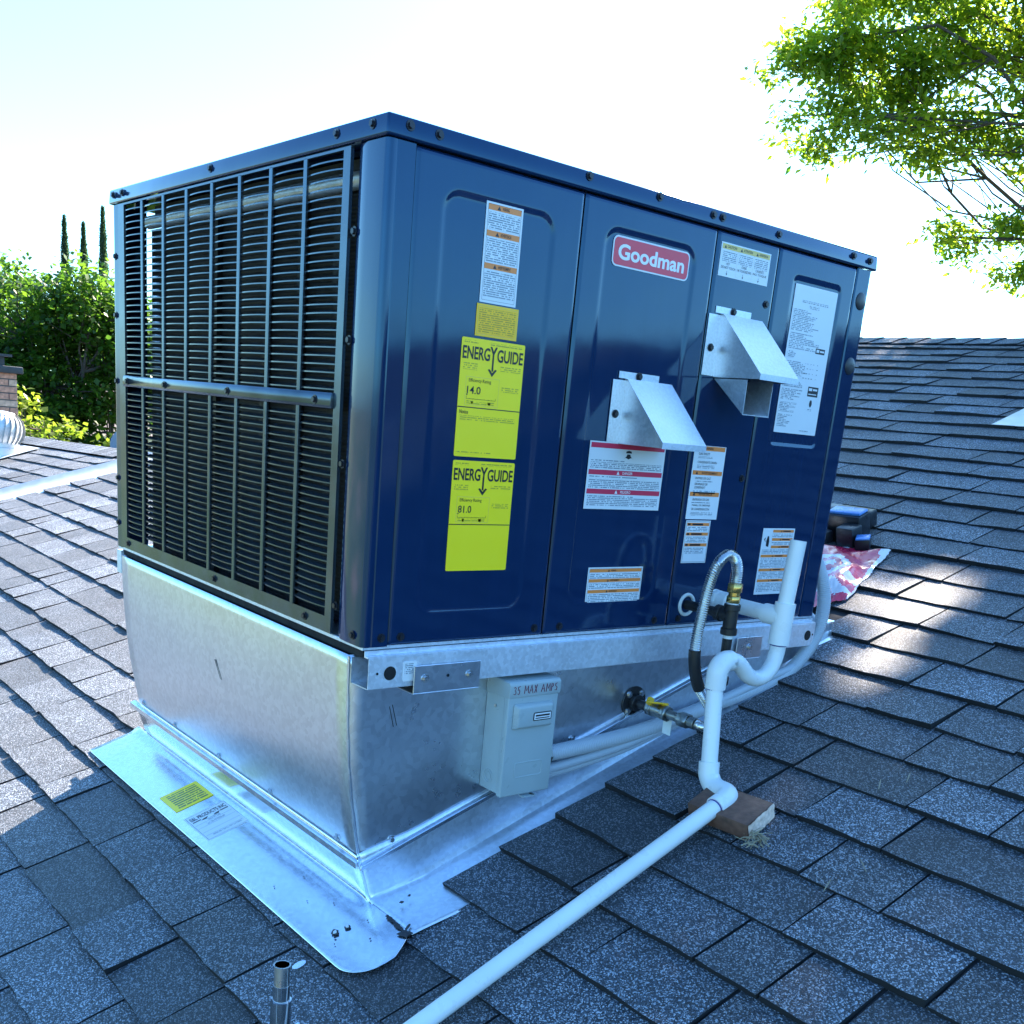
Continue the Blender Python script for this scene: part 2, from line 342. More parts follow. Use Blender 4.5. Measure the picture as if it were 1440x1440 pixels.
class Sticker:
    """flat print: origin at lower left, u to the right, v up, n out of the surface; sizes in metres"""
    def __init__(s, name, parent, o, u, v, w, h, paper, label=None, thick=0.0006, radius=0.0):
        s.o, s.u, s.v = Vector(o), Vector(u).normalized(), Vector(v).normalized(); s.n = s.u.cross(s.v).normalized(); s.w, s.h = w, h; s.t = thick
        b = MB()
        if radius:
            poly = []
            for cx, cy, a0 in ((w-radius, radius, -90), (w-radius, h-radius, 0), (radius, h-radius, 90), (radius, radius, 180)):
                for k in range(5):
                    a = math.radians(a0+22.5*k); poly.append(s.P(cx+radius*math.cos(a), cy+radius*math.sin(a), 0)-s.n*thick)
            b.prism(poly, s.n*thick)
        else: b.obox(s.o, s.u, s.v, s.n, w, h, thick)
        s.obj = b.build(name, paper, parent)
        if label: s.obj['label'] = label
        s.parts = {}
    def P(s, x, y, k=1): return s.o+s.u*x+s.v*y+s.n*(s.t+0.00025*k)
    def mb(s, key):
        if key not in s.parts: s.parts[key] = MB(); s.parts[key].uvs = []
        return s.parts[key]
    def rect(s, key, x, y, w, h, k=1):
        b = s.mb(key); b.add([s.P(x, y, k), s.P(x+w, y, k), s.P(x+w, y+h, k), s.P(x, y+h, k)], [(0, 1, 2, 3)]); b.uvs += [(x, y), (x+w, y), (x+w, y+h), (x, y+h)]
    def poly(s, key, pts, k=1):
        b = s.mb(key); b.add([s.P(x, y, k) for x, y in pts], [tuple(range(len(pts)))]); b.uvs += list(pts)
    def frame(s, key, x, y, w, h, t, k=1):
        s.rect(key, x, y, w, t, k); s.rect(key, x, y+h-t, w, t, k); s.rect(key, x, y+t, t, h-2*t, k); s.rect(key, x+w-t, y+t, t, h-2*t, k)
    def text(s, key, st, x, y, w, h, k=2):
        vs, fs, _ = TEXT[st]; b = s.mb(key); b.add([s.P(x+px*w, y+py*h, k) for px, py in vs], fs); b.uvs += [(0, 0)]*len(vs)
    def done(s, names=None):
        for key, b in s.parts.items():
            nm, mt = key
            o = b.build(nm, mt, s.obj)
            if len(b.f) > 1: o['kind'] = 'stuff'
            if mt.startswith('print'):
                uvl = o.data.uv_layers.new(name='UVMap')
                idx = [l.vertex_index for l in o.data.loops]
                uvl.data.foreach_set('uv', [c for i in idx for c in b.uvs[i]])
        return s.obj

# ------------------------------------------------------------------ the roof
roof_mb = MB()
def sheet(mb, pts): mb.add(pts, [tuple(range(len(pts)))])
sheet(roof_mb, [RP(-5.0,-8), RP(RIDGE,-8), RP(RIDGE,5.2), RP(1.68,5.2), RP(-5.0,YV(-5.0))])
bx = 10.2
def BP(x, y): return Vector((x, y, rz(RIDGE)-(x-RIDGE)*S3))
sheet(roof_mb, [BP(RIDGE,-8), BP(bx,-8), BP(bx,5.2), BP(RIDGE,5.2)])
# gable end triangle and fascia below the eaves
sheet(roof_mb, [Vector((RIDGE,5.19,rz(RIDGE))), Vector((bx,5.19,rz(RIDGE)-(bx-RIDGE)*S3)), Vector((1.68,5.19,rz(1.68)))])
roof = roof_mb.build('roof', 'deck')
tag(roof, 'main roof slope of grey asphalt shingles under the rooftop unit', kind='structure')
wing_mb = MB()
def WP(x, y, h=0): return Vector((x, y, rz2(x, y)+h))
sheet(wing_mb, [WP(-5.0,YV(-5.0)), WP(RIDGE2,YV(RIDGE2)), WP(RIDGE2,14), WP(-5.0,14)])
sheet(wing_mb, [WP(RIDGE2,YV(RIDGE2)), Vector((6.0,5.2,rz2(RIDGE2,5.2)-(6.0-RIDGE2)*S3)), Vector((6.0,14,rz2(RIDGE2,14)-(6.0-RIDGE2)*S3)), WP(RIDGE2,14)])
wing = wing_mb.build('roof_wing', 'deck')
tag(wing, 'lower shingled roof wing beyond the metal flashing strip', kind='structure')

def shingle_geo(P, xb, y0, y1, thick, rng, xtop=0.168, nx=3):
    """one shingle: top grid, butt face, two ends"""
    ny = max(3, int((y1-y0)/0.035)+1); ph = rng.random()*6.28
    ys = lin(y0, y1, ny); xs = [xb, xb+xtop*0.5, xb+xtop]
    hs = [thick, thick*0.62, 0.0022]
    skew = rng.uniform(-0.006, 0.006); lift = rng.uniform(0, 0.0022)
    vs = []
    for i, x in enumerate(xs):
        for j, y in enumerate(ys):
            f = (y-y0)/(y1-y0)
            dx = (rng.uniform(-0.0022, 0.0022)+skew*(f-0.5)) if i == 0 else 0
            dh = (0.0012*math.sin(ph+f*5)+lift*(f if ph > 3 else 1-f)) if i == 0 else 0
            dy = rng.uniform(-0.0008, 0.0008) if j in (0, ny-1) else 0
            vs.append(P(x+dx, y+dy, hs[i]+dh))
    base = len(vs)
    for j in range(ny): vs.append(P(xb+0.001, ys[j], -0.001))      # lower butt row
    for i in (1, 2):
        vs.append(P(xs[i], y0, -0.002)); vs.append(P(xs[i], y1, -0.002))
    fs = [(i*ny+j, i*ny+j+1, (i+1)*ny+j+1, (i+1)*ny+j) for i in range(2) for j in range(ny-1)]
    fs += [(base+j, base+j+1, j+1, j) for j in range(ny-1)]
    e = base+ny
    fs += [(base, 0, ny, e), (e, ny, 2*ny, e+2), (base+ny-1, e+1, 2*ny-1, ny-1), (e+1, e+3, 3*ny-1, 2*ny-1)]
    return vs, fs
class Tinted:
    def __init__(s): s.v = []; s.f = []; s.c = []; s.m = []
    def add(s, vs, fs, col, top=None):
        o = len(s.v); top = 2*(len(fs)-4)//3 if top is None else top; s.m += [0]*top+[1]*(len(fs)-top); s.v += [tuple(p) for p in vs]; s.f += [tuple(i+o for i in f) for f in fs]; s.c += [col]*len(vs)
    def build(s, name, mt, parent):
        me = bpy.data.meshes.new(name); me.from_pydata(s.v, [], s.f); me.materials.append(M[mt]); me.materials.append(M['asphalt_edge_shade']); me.polygons.foreach_set('material_index', s.m)
        ca = me.color_attributes.new('tint', 'FLOAT_COLOR', 'POINT')
        ca.data.foreach_set('color', [k for c in s.c for k in (c[0], c[1], c[2], 1.0)])
        return link(name, me, parent)
def camproj(p):
    d = Vector(p)-Vector(CAM_C); z = d.dot(r2)
    return (720+1486.17*d.dot(r0)/z, 1017.62+1486.17*d.dot(r1)/z, z)
def tint(rng):
    k = rng.choice((0.60, 0.78, 0.95, 1.0, 1.12, 1.36))*rng.uniform(0.93, 1.07); wv = rng.uniform(-0.03, 0.03)
    return (k*(1+wv), k, k*(1.02-wv))
X0, PX = 0.067, 0.1385
pieces = []
rs = random.Random(21)
for k in range(-19, 34):
    xb = X0+PX*k
    if xb > RIDGE-0.02: break
    xt = min(0.168, RIDGE-xb)
    ymax = 5.26-0.26*(xb+0.07) if xb < 1.6 else 5.2
    if xb < 0.03: ranges = [(-4.2, ymax)]
    elif xb < 0.15: ranges = [(-4.2, -0.098), (1.235, ymax)]
    elif xb < 1.30: ranges = [(-4.2, -0.012+rs.uniform(-0.006, 0.006)), (1.215, ymax)]
    elif xb < 1.5: ranges = [(-4.2, 0.085), (1.2, ymax)]
    else: ranges = [(-4.2, ymax)]
    for a, b in ranges:
        # joints are set out from a seed line so that they stagger from course to course
        front = b < 2
        ys = [b] if front else [a]
        while True:
            wdt = rs.choice((0.135, 0.16, 0.19, 0.22, 0.25, 0.30, 0.33))*rs.uniform(0.93, 1.07)
            nxt = ys[-1]+(-wdt if front else wdt)
            if (front and nxt < a+0.1) or (not front and nxt > b-0.1): ys.append(a if front else b); break
            ys.append(nxt)
        ys.sort()
        for j in range(len(ys)-1):
            g = rs.uniform(0.0018, 0.0036)
            th = rs.choice((0.010, 0.011, 0.0145, 0.016))
            vs, fs = shingle_geo(RP, xb, ys[j]+g, ys[j+1]-g, th, rs, xt)
            n = 3*max(3, int((ys[j+1]-ys[j]-2*g)/0.035)+1)
            c = RP(xb+0.07, (ys[j]+ys[j+1])/2, 0.006); px_, py_, dz = camproj(c)
            vis = 0.0
            if dz > 0.3 and -90 < px_ < 1530 and py_ < 1560:
                q = [camproj(RP(xx, yy, 0)) for xx, yy in ((xb, ys[j]), (xb+PX, ys[j]), (xb+PX, ys[j+1]), (xb, ys[j+1]))]
                if all(t[2] > 0.2 for t in q):
                    q = [(min(1440, max(0, t[0])), min(1440, max(0, t[1]))) for t in q]
                    vis = abs(sum(q[i][0]*q[(i+1) % 4][1]-q[(i+1) % 4][0]*q[i][1] for i in range(4)))/2
                # hidden behind the cabinet?
                if c.x > 0.1 and c.y > 1.2:
                    cam_ = Vector(CAM_C); t = (0-cam_.x)/(c.x-cam_.x); hit = cam_+(c-cam_)*t
                    if 0 < hit.y < 1.2 and hit.z < 0.8: vis = 0
                if c.x > 1.3 and c.y > -0.2:
                    cam_ = Vector(CAM_C); t = (0-cam_.y)/(c.y-cam_.y)
                    if 0 < t < 1:
                        hit = cam_+(c-cam_)*t
                        if 0 < hit.x < 1.29 and hit.z < 0.8: vis = 0
            pieces.append((vis, vs, fs, tint(rs)))
pieces.sort(key=lambda p: -p[0])
field = Tinted()
for i, (vis, vs, fs, tc) in enumerate(pieces):
    if i < 300 and vis > 0:
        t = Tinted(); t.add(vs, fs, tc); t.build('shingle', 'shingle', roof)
    else: field.add(vs, fs, tc)
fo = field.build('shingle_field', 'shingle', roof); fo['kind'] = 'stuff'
# ridge caps along the main ridge
def cap_shingle(y, parent, xr, zr, L=0.30, W=0.15, rng=rs):
    h0, h1 = 0.022, 0.010
    t = Tinted(); vs = []; 
    for yy, h in ((y, h0), (y+L, h1)):
        for dx in (-W, -W*0.45, 0, W*0.45, W):
            vs.append(Vector((xr+dx, yy+rng.uniform(-0.003, 0.003), zr-abs(dx)*S3*0.97+h-(0.004 if dx == 0 else 0))))
    n = len(vs); vs += [v-Vector((0, 0, 0.011)) for v in vs]
    fs = [(i, i+1, 6+i, 5+i) for i in range(4)]+[(10+i, 11+i, 1+i, i) for i in range(4)]+[(0, 5, 15, 10), (4, 14, 19, 9)]
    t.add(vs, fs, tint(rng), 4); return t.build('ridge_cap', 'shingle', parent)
y = 5.1
while y > -2.3:
    cap_shingle(y-0.30, roof, RIDGE, rz(RIDGE)); y -= 0.145
# back slope skin (seen only edge on) and lower wing shingles
wf = Tinted(); rw = random.Random(5)
for k in range(-14, 12):
    xb = X0+PX*k
    if xb > RIDGE2-0.03: break
    y = YV(xb)+0.02
    while y < 13.6:
        wdt = rw.choice((0.135, 0.19, 0.22, 0.28, 0.33))
        vs, fs = shingle_geo(lambda x, yy, h: WP(x, yy, h*1.05), xb, y+0.002, min(y+wdt, 13.8)-0.002, rw.choice((0.009, 0.013)), rw, min(0.168, RIDGE2-xb))
        wf.add(vs, fs, tint(rw)); y += wdt
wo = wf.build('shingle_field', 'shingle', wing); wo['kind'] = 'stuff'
y = 5.4
while y < 13.5:
    cap_shingle(y, wing, RIDGE2, rz2(RIDGE2, y)-0.004, rng=rw); y += 0.145
# metal valley strip between the two planes: two pans with a centre rib
vm = MB()
def valley(u, t):
    x = -4.9+u*6.6
    yn = 5.26-0.26*x; yf = YV(x)+0.05; y = yn-0.06+(yf-yn+0.06)*t
    h = 0.006+0.030*max(0, 1-abs(t-0.62)/0.10)
    z = (rz(x) if y < YV(x) else rz2(x, y))+h
    return (x, y, z)
vm.grid(valley, lin(0, 1, 24), [0, 0.3, 0.5, 0.56, 0.60, 0.62, 0.64, 0.68, 0.74, 0.9, 1.0])
vo = vm.build('valley_flashing', 'flash_metal', roof, smooth=True); vo['label'] = 'pale metal valley strip with centre rib'
# walls of the house below
wm = MB(); wm.box((-4.6, -7.6, -4.6), (9.6, 5.0, rz(-4.6)-0.05)); wm.box((-4.6, 5.4, -4.6), (5.6, 13.6, rz(-4.6)-0.4))
hw = wm.build('house_wall', 'stucco', roof)
# the ground
gm = MB(); sheet(gm, [(-900,-900,-4.6), (900,-900,-4.6), (900,900,-4.6), (-900,900,-4.6)])
tag(gm.build('ground', 'ground'), 'lawns and paving around the house far below the roof', kind='structure')

# ------------------------------------------------------------------ sheet metal roof curb
W, D, H, CAPZ = 1.295, 1.2035, 0.824, 0.7927
YF, YB = 0.045, 1.172
curb = thing('roof_curb', 'tapered galvanized sheet metal roof curb and flashing under the dark unit', 'roof curb', (0.6, 0.6, rz(0.6)))
PROF = [(-0.022, 0.003), (-0.08, 0.004), (-0.145, 0.007), (-0.19, 0.0105), (-0.238, 0.015), (-0.29, 0.022), (-0.337, 0.030), (-0.38, 0.038), (-0.43, 0.049), (-0.48, 0.064), (-0.54, 0.084)]
def px_of(z):
    if z >= PROF[0][0]: return PROF[0][1]
    for (z0, x0), (z1, x1) in zip(PROF, PROF[1:]):
        if z >= z1: return x0+(x1-x0)*(z-z0)/(z1-z0)
    return PROF[-1][1]
ZW = -0.425                                  # lower edge of the side wall
b = MB(); b.grid(lambda y, z: (px_of(z)-0.004*math.sin(math.pi*(y-YF)/(YB-YF))*math.sin(math.pi*min(1, max(0, (z+0.43)/0.4))), y, z), lin(YF, YB, 26), lin(-0.022, ZW, 22))
b.build('side_wall', 'galv_side', curb, smooth=True, solid=0.0014)
def wall_bottom(x): return min(-0.034, rz(x)+0.112)
def front_wall(yy, flip=False):
    b = MB(); us = lin(0, 1, 40)
    def fn(u, t):
        xr = 1.272
        zt = -0.022; x = u*xr; zb = wall_bottom(max(0.04, x)); z = zt+(zb-zt)*t
        xl = px_of(z); return (xl+(xr-xl)*u, yy, z)
    b.grid(fn, us, lin(0, 1, 22)); return b
front_wall(YF).build('front_wall', 'galv', curb, smooth=True, solid=0.0014)
front_wall(YB).build('back_wall', 'galv', curb, smooth=True, solid=0.0014)
b = MB(); b.box((1.27, YF, rz(1.27)), (1.272, YB, -0.022)); b.build('end_wall', 'galv', curb)
b = MB(); b.box((0.02, YF+0.02, -0.03), (1.25, YB-0.02, -0.024)); b.build('curb_top', 'black_gap', curb)
# standing seam along the near corner
b = MB(); b.tube([(px_of(z)-0.0015, YF-0.0015, z) for z in lin(-0.024, -0.53, 26)], [0.0022+0.0006*math.sin(i*1.7) for i in range(26)], 6); b.build('corner_seam', 'galv', curb, smooth=True)
# flashing: apron up the wall, crease, flange lying on the roof
def offs(x): return 0.019 if x < 0.05 else (0.0195-0.0165*min(1, (x-0.05)/0.14))
def flange_side(y, t):                       # t 0 at apron top, 1 at roof edge
    prof = [(-0.445+0.03, None), (-0.45, None), (-0.48, None), (-0.505, None)]
    pts = [(px_of(-0.415)-0.004, -0.415), (px_of(-0.46)-0.004, -0.46), (px_of(-0.50)-0.004, -0.498)]
    xc = 0.080; c = RP(xc-0.012, 0, 0.021); pts += [(0.0735, -0.512), (c.x, c.z), (0.05, RP(0.05,0,0.019).z), (0.02, RP(0.02,0,0.0185).z), (-0.02, RP(-0.02,0,0.018).z), (-0.058, RP(-0.058,0,0.0175).z)]
    f = t*(len(pts)-1); i = min(int(f), len(pts)-2); f -= i
    x = pts[i][0]+(pts[i+1][0]-pts[i][0])*f; z = pts[i][1]+(pts[i+1][1]-pts[i][1])*f
    return x, z
fl = MB(); ys = [-0.136, -0.133, -0.128, -0.122, -0.114, -0.105, -0.095, -0.085, -0.07, -0.05, -0.025, 0.0, 0.03]+lin(0.06, 1.19, 38)+[1.21, 1.23, 1.25]
def flat_fn(t, y):
    xa, xe = 0.079, -0.058
    R = 0.062; dy = (-0.136+R)-y
    if dy > 0: xe = xe+R-math.sqrt(max(0, R*R-dy*dy))
    if y < -0.10: xa = 0.074-0.050*((-0.10-y)/0.036)**1.3
    x = xa+(xe-xa)*t; k = sstep(0.052, 0.078, x)*(1 if y > YF else 0)
    return RP(x, y, 0.019+0.006*k+0.0006*math.sin(8*x+5*y))
def sstep(e0, e1, t):
    t = max(0.0, min(1.0, (t-e0)/(e1-e0))); return t*t*(3-2*t)
fl.grid(flat_fn, lin(0, 1, 26), ys); fl.build('flashing', 'galv_bright', curb, smooth=True, solid=0.0012, angle=60)
ap = MB(); APR = [(px_of(-0.412)-0.004, -0.412), (px_of(-0.45)-0.004, -0.45), (px_of(-0.48)-0.0035, -0.48), (px_of(-0.50)-0.002, -0.503), (0.0765, -0.512)]
def ap_fn(t, y):
    f = t*(len(APR)-1); i = min(int(f), len(APR)-2); f -= i
    return (APR[i][0]+(APR[i+1][0]-APR[i][0])*f, y, APR[i][1]+(APR[i+1][1]-APR[i][1])*f)
ap.grid(ap_fn, lin(0, 1, 13), [YF-0.004]+lin(0.08, 1.19, 24)); ap.build('apron', 'galv_bright', curb, smooth=True, solid=0.0012, angle=60)
b = MB(); b.tube([(px_of(z)-0.003, YF-0.003, z) for z in lin(-0.412, -0.50, 9)]+[(0.074, YF-0.006, -0.515), (0.076, YF-0.012, -0.524)], [0.0036]*9+[0.004, 0.003], 8); b.build('corner_bead', 'galv_bright', curb, smooth=True)
ff = MB()
def front_fl(u, t):
    x = 0.082+u*1.36
    top = min(-0.03, rz(x)+0.122); yw = YF-0.003
    pts = [(yw, top), (yw, top-0.5*(top-rz(x))), (yw-0.001, rz(x)+0.022), (yw-0.004, rz(x)+offs(x)+0.006), (yw-0.014, rz(x)+offs(x)+0.001), (yw-0.05, rz(x)+offs(x)), (yw-0.10, rz(x)+offs(x)), (-0.108, rz(x)+offs(x))]
    f = t*(len(pts)-1); i = min(int(f), len(pts)-2); f -= i
    yy, zz = pts[i][0]+(pts[i+1][0]-pts[i][0])*f, pts[i][1]+(pts[i+1][1]-pts[i][1])*f
    if u < 0.06:
        k = (1-u/0.06); x -= k*(0.082-(px_of(zz)-0.004 if zz > -0.515 else 0.074))
    return (x, yy, zz)
ff.grid(front_fl, lin(0, 1, 90), lin(0, 1, 29)); ff.build('flashing', 'galv_flash', curb, smooth=True, solid=0.0012, angle=50)
b = MB(); b.grid(lambda u, v: RP(1.27+u*0.26, 0.062+v*1.2, 0.003), lin(0, 1, 4), lin(0, 1, 6)); b.build('flashing', 'galv_bright', curb, solid=0.0012)
# hem strips where wall laps the flashing
b = MB()
for i in range(1):
    x = px_of(ZW); b.obox((x-0.010, YF-0.006, ZW-0.010), (0, 1, 0), (0, 0, 1), (-1, 0, 0), YB-YF+0.05, 0.010, 0.0025)
    b.obox((x-0.0125, YF-0.006, ZW), (0, 1, 0), (1, 0, 0.35), (0, 0, 1), YB-YF+0.05, 0.013, 0.0018)
b.build('hem', 'galv_bright', curb, bev=0.0007, seg=1)
b = MB(); x0, x1 = 0.045, 1.0; d = Vector((1, 0, S3)).normalized(); L = (x1-x0)/d.x
b.obox((x0, YF-0.007, wall_bottom(x0)-0.012), d, (0, -1, 0), (0, 0, 1), L, 0.003, 0.011)
b.obox((x0, YF-0.001, wall_bottom(x0)+0.000), d, (0, -1, -0.2), (0, 0, 1), L, 0.012, 0.0018)
b.build('hem', 'galv_bright', curb, bev=0.0007, seg=1)
for yy in (0.12, 0.40, 0.66, 0.92, 1.13): place('bolt', BOLT, curb, (px_of(-0.405)-0.001, yy, -0.402), (-1, 0, -0.15))
for xx in (0.115, 0.56, 0.94): place('bolt', BOLT, curb, (xx, YF-0.001, wall_bottom(xx)+0.014), (0, -1, 0))
# sealant smears and a seam at the tongue
b = MB(); rb = random.Random(3)
def blob(cx, cy, r, h=0.0205, n=9, el=1.0, rot=0.0):
    pts = []
    for i in range(n):
        a = 2*math.pi*i/n; rr_ = r*rb.uniform(0.55, 1.25); dx, dy = rr_*math.cos(a)*el, rr_*math.sin(a)
        pts.append(RP(cx+dx*math.cos(rot)-dy*math.sin(rot), cy+dx*math.sin(rot)+dy*math.cos(rot), h+0.0012))
    b.prism(pts, RN*0.0014)
for i in range(9): blob(0.075-0.0006*i, -0.03-0.008*i, 0.0026+0.0012*rb.random(), 0.0212, el=1.7, rot=-1.4)
blob(0.066, -0.100, 0.008, 0.021, el=1.8, rot=2.2); blob(0.082, -0.088, 0.003, 0.0205, el=3, rot=0.5)
for cx, cy, r in ((-0.012, 0.008, 0.009), (0.010, 0.004, 0.006), (-0.020, -0.004, 0.0025), (-0.03, -0.02, 0.0012), (0.03, 0.09, 0.0015), (0.0, 0.14, 0.0012), (0.035, 0.22, 0.0012), (0.02, -0.06, 0.0018), (-0.02, 0.24, 0.0012), (0.045, -0.01, 0.0013), (0.115, -0.015, 0.004), (0.135, -0.01, 0.003)): blob(cx, cy, r)
sm = b.build('sealant', 'sealant', curb)
b = MB(); 
for cx, cy, r in ((-0.013, 0.008, 0.0042), (0.011, 0.004, 0.0035)): blob(cx, cy, r, 0.0222)
b.build('sealant_patch', 'tag_clear', curb)
# stickers on the flange
ux = Vector((1, 0, S3)).normalized()
s = Sticker('yellow_label', curb, RP(-0.034, 0.708, 0.0200), ux, (0, 1, 0), 0.096, 0.105, 'lab_yellow', 'yellow warning sticker on the flange')
s.rect(('fine_print', 'print_flange'), 0.012, 0.010, 0.075, 0.082); s.done()
s = Sticker('maker_label', curb, RP(-0.036, 0.524, 0.0200), ux, (0, 1, 0), 0.104, 0.138, 'lab_white', 'white maker sticker with black lettering')
s.frame(('border', 'ink'), 0.003, 0.003, 0.098, 0.132, 0.0007)
s.text(('lettering', 'ink'), 'E&L PRODUCTS INC', 0.008, 0.108, 0.088, 0.017)
s.rect(('lettering', 'ink'), 0.008, 0.099, 0.020, 0.0045); s.rect(('lettering', 'ink'), 0.076, 0.099, 0.020, 0.0045)
for cx in (0.036, 0.066): s.poly(('lettering', 'ink'), [(cx-0.009, 0.096), (cx+0.003, 0.094), (cx+0.010, 0.103), (cx-0.003, 0.101)])
for yy in (0.082, 0.064, 0.040, 0.022): s.rect(('rule_line', 'ink'), 0.006, yy, 0.092, 0.0006)
s.rect(('fine_print', 'print_white'), 0.030, 0.067, 0.045, 0.010); s.rect(('fine_print', 'print_white'), 0.020, 0.012, 0.070, 0.008); s.rect(('fine_print', 'print_white'), 0.04, 0.085, 0.03, 0.009); s.done()
# scuffs and pen marks on the bare metal are thin strokes
b = MB()
for (p, q) in (((0.093, -0.125), (0.104, -0.165)), ((0.099, -0.122), (0.111, -0.163))):
    b.tube([(p[0], YF-0.0012, p[1]), (q[0], YF-0.0012, q[1])], 0.0007, 4)
for (p, q) in (((0.62, -0.19), (0.60, -0.225)), ((0.634, -0.192), (0.618, -0.22))):
    pass
b.build('scuff', 'sealant', curb)
b = MB()
for (p, q) in (((0.60, -0.160), (0.575, -0.20)), ((0.606, -0.161), (0.582, -0.20))): b.tube([(px_of(p[1])-0.0045, p[0], p[1]), (px_of(q[1])-0.0045, q[0], q[1])], 0.0008, 4)
b.build('scuff', 'sealant', curb)

# ------------------------------------------------------------------ the packaged rooftop unit
unit = thing('packaged_air_conditioner', 'large dark blue packaged rooftop air conditioner with louvered end and warning labels', 'air conditioner', (W/2, D/2, 0))
b = MB(); o1, o2 = 0.006, 0.0035
b.add([(-o1,-o1,CAPZ), (W+o1,-o1,CAPZ), (W+o1,D+o1,CAPZ), (-o1,D+o1,CAPZ), (-o2,-o2,H), (W+o2,-o2,H), (W+o2,D+o2,H), (-o2,D+o2,H)], [(0,3,2,1), (4,5,6,7), (0,1,5,4), (1,2,6,5), (2,3,7,6), (3,0,4,7)])
cap = b.build('top_cover', 'paint', unit, bev=0.004, seg=3)
def post(poly, label=None):
    b = MB(); b.prism([(x, y, 0) for x, y in poly], (0, 0, CAPZ-0.002)); return b.build('corner_post', 'paint', unit, smooth=True, angle=25)
def arc(cx, cy, r, a0, a1, n=7): return [(cx+r*math.cos(math.radians(a)), cy+r*math.sin(math.radians(a))) for a in lin(a0, a1, n)]
post([(0.051, 0.012), (0.051, 0.0), (0.020, 0.0), (0.018, 0.0012), (0.012, 0.0)]+arc(0.009, 0.009, 0.009, -90, -180)+[(0.0, 0.03), (0.0, 0.055), (0.002, 0.075), (0.006, 0.09), (0.013, 0.098), (0.022, 0.099), (0.022, 0.02), (0.03, 0.012)])
post([(0.0, 1.162), (0.0, D-0.014)]+arc(0.014, D-0.014, 0.014, 180, 90)+[(0.052, D), (0.052, D-0.012), (0.02, D-0.016), (0.016, 1.162)])
post([(1.236, 0.012), (1.236, 0.002), (1.24, 0.0), (W-0.012, 0.0)]+arc(W-0.012, 0.012, 0.012, -90, 0)+[(W, 0.06), (W-0.012, 0.06), (W-0.014, 0.014)])
post([(W, D-0.06), (W, D-0.012)]+arc(W-0.012, D-0.012, 0.012, 0, 90)+[(W-0.06, D), (W-0.06, D-0.012), (W-0.014, D-0.014), (W-0.012, D-0.06)])
def sstep(e0, e1, t):
    t = max(0.0, min(1.0, (t-e0)/(e1-e0))); return t*t*(3-2*t)
def access_panel(x0, x1, emb, name='access_panel', depth=0.0017):
    b = MB(); z0, z1 = 0.002, CAPZ-0.003; nx, nz = int((x1-x0)/0.004), int((z1-z0)/0.004)
    def fn(x, z):
        e = min(x-x0, x1-x, z-z0, z1-z); yy = 0.0 if e > 0.003 else 0.003-e
        if emb:
            a, c, d, f, r = emb; cx, cz = (a+c)/2, (d+f)/2; qx, qz = abs(x-cx)-((c-a)/2-r), abs(z-cz)-((f-d)/2-r)
            sd = math.hypot(max(qx, 0), max(qz, 0))+min(max(qx, qz), 0)-r
            yy += depth*(1-sstep(-0.008, 0.001, sd))
        return (x, yy, z)
    b.grid(fn, lin(x0, x1, nx+1), lin(z0, z1, nz+1)); n0 = nx+1
    o = b.build(name, 'paint', unit, smooth=True, angle=80); return o
access_panel(0.0535, 0.4065, (0.107, 0.345, 0.055, 0.742, 0.034)); access_panel(0.4095, 0.7605, (0.462, 0.708, 0.06, 0.748, 0.034))
access_panel(0.7635, 0.9565, None); access_panel(0.9595, 1.2345, (1.014, 1.188, 0.395, 0.745, 0.016))
b = MB(); b.box((0.04, 0.009, 0.001), (1.25, 0.014, CAPZ-0.001)); b.build('seam_backing', 'black_gap', unit)
# closed sides away from the camera
b = MB(); b.box((W-0.012, 0.06, 0.0), (W-0.003, D-0.06, CAPZ)); b.build('side_panel', 'paint', unit)
b = MB(); b.box((0.118, D-0.012, 0.0), (W-0.06, D-0.003, CAPZ)); b.build('back_panel', 'paint', unit)
b = MB(); b.box((0.05, D-0.012, 0.0), (0.078, D-0.003, CAPZ)); b.build('back_post', 'paint', unit)
b = MB(); b.box((0.50, 0.02, 0.0), (0.51, D-0.02, CAPZ)); b.build('partition', 'interior', unit)
b = MB(); b.box((0.004, 0.004, -0.006), (W-0.004, D-0.004, 0.0015)); b.build('base_pan', 'galv_rail', unit, bev=0.001, seg=1)
b = MB(); b.box((0.012, 0.014, -0.0215), (W-0.012, D-0.014, -0.0062)); b.build('gasket', 'black_gap', unit)
# louvered end: stamped frame, bars, cross rail and one slat per row
gr = MB()
GY0, GY1, GZ0, GZ1 = 0.106, 1.158, 0.003, 0.790
def ring(mb, x, o, i, th):
    (a0, a1, c0, c1), (b0, b1, d0, d1) = o, i
    mb.box((x, a0, c0), (x+th, a1, d0)); mb.box((x, a0, d1), (x+th, a1, c1)); mb.box((x, a0, d0), (x+th, b0, d1)); mb.box((x, b1, d0), (x+th, a1, d1))
ring(gr, -0.002, (GY0, GY1, GZ0, GZ1), (0.128, 1.121, 0.031, 0.786), 0.006)
frame = gr.build('grille_frame', 'grille', unit)
BARS = [1.0085, 0.8845, 0.7605, 0.635, 0.510, 0.3825, 0.2545]
for yc in BARS:
    b = MB(); b.box((-0.0035, yc-0.0055, 0.030), (0.003, yc+0.0055, 0.787)); b.build('grille_bar', 'grille', frame, bev=0.0014, seg=1)
b = MB(); b.prism([(-0.0055, 0.1285, 0.3885), (-0.0085, 0.1285, 0.394), (-0.0085, 0.1285, 0.409), (-0.0055, 0.1285, 0.4145), (0.002, 0.1285, 0.4145), (0.002, 0.1285, 0.3885)], (0, 0.992, 0))
b.build('cross_rail', 'grille', frame, bev=0.0012, seg=2)
cols = [0.1285]+sorted(BARS)+[1.1205]
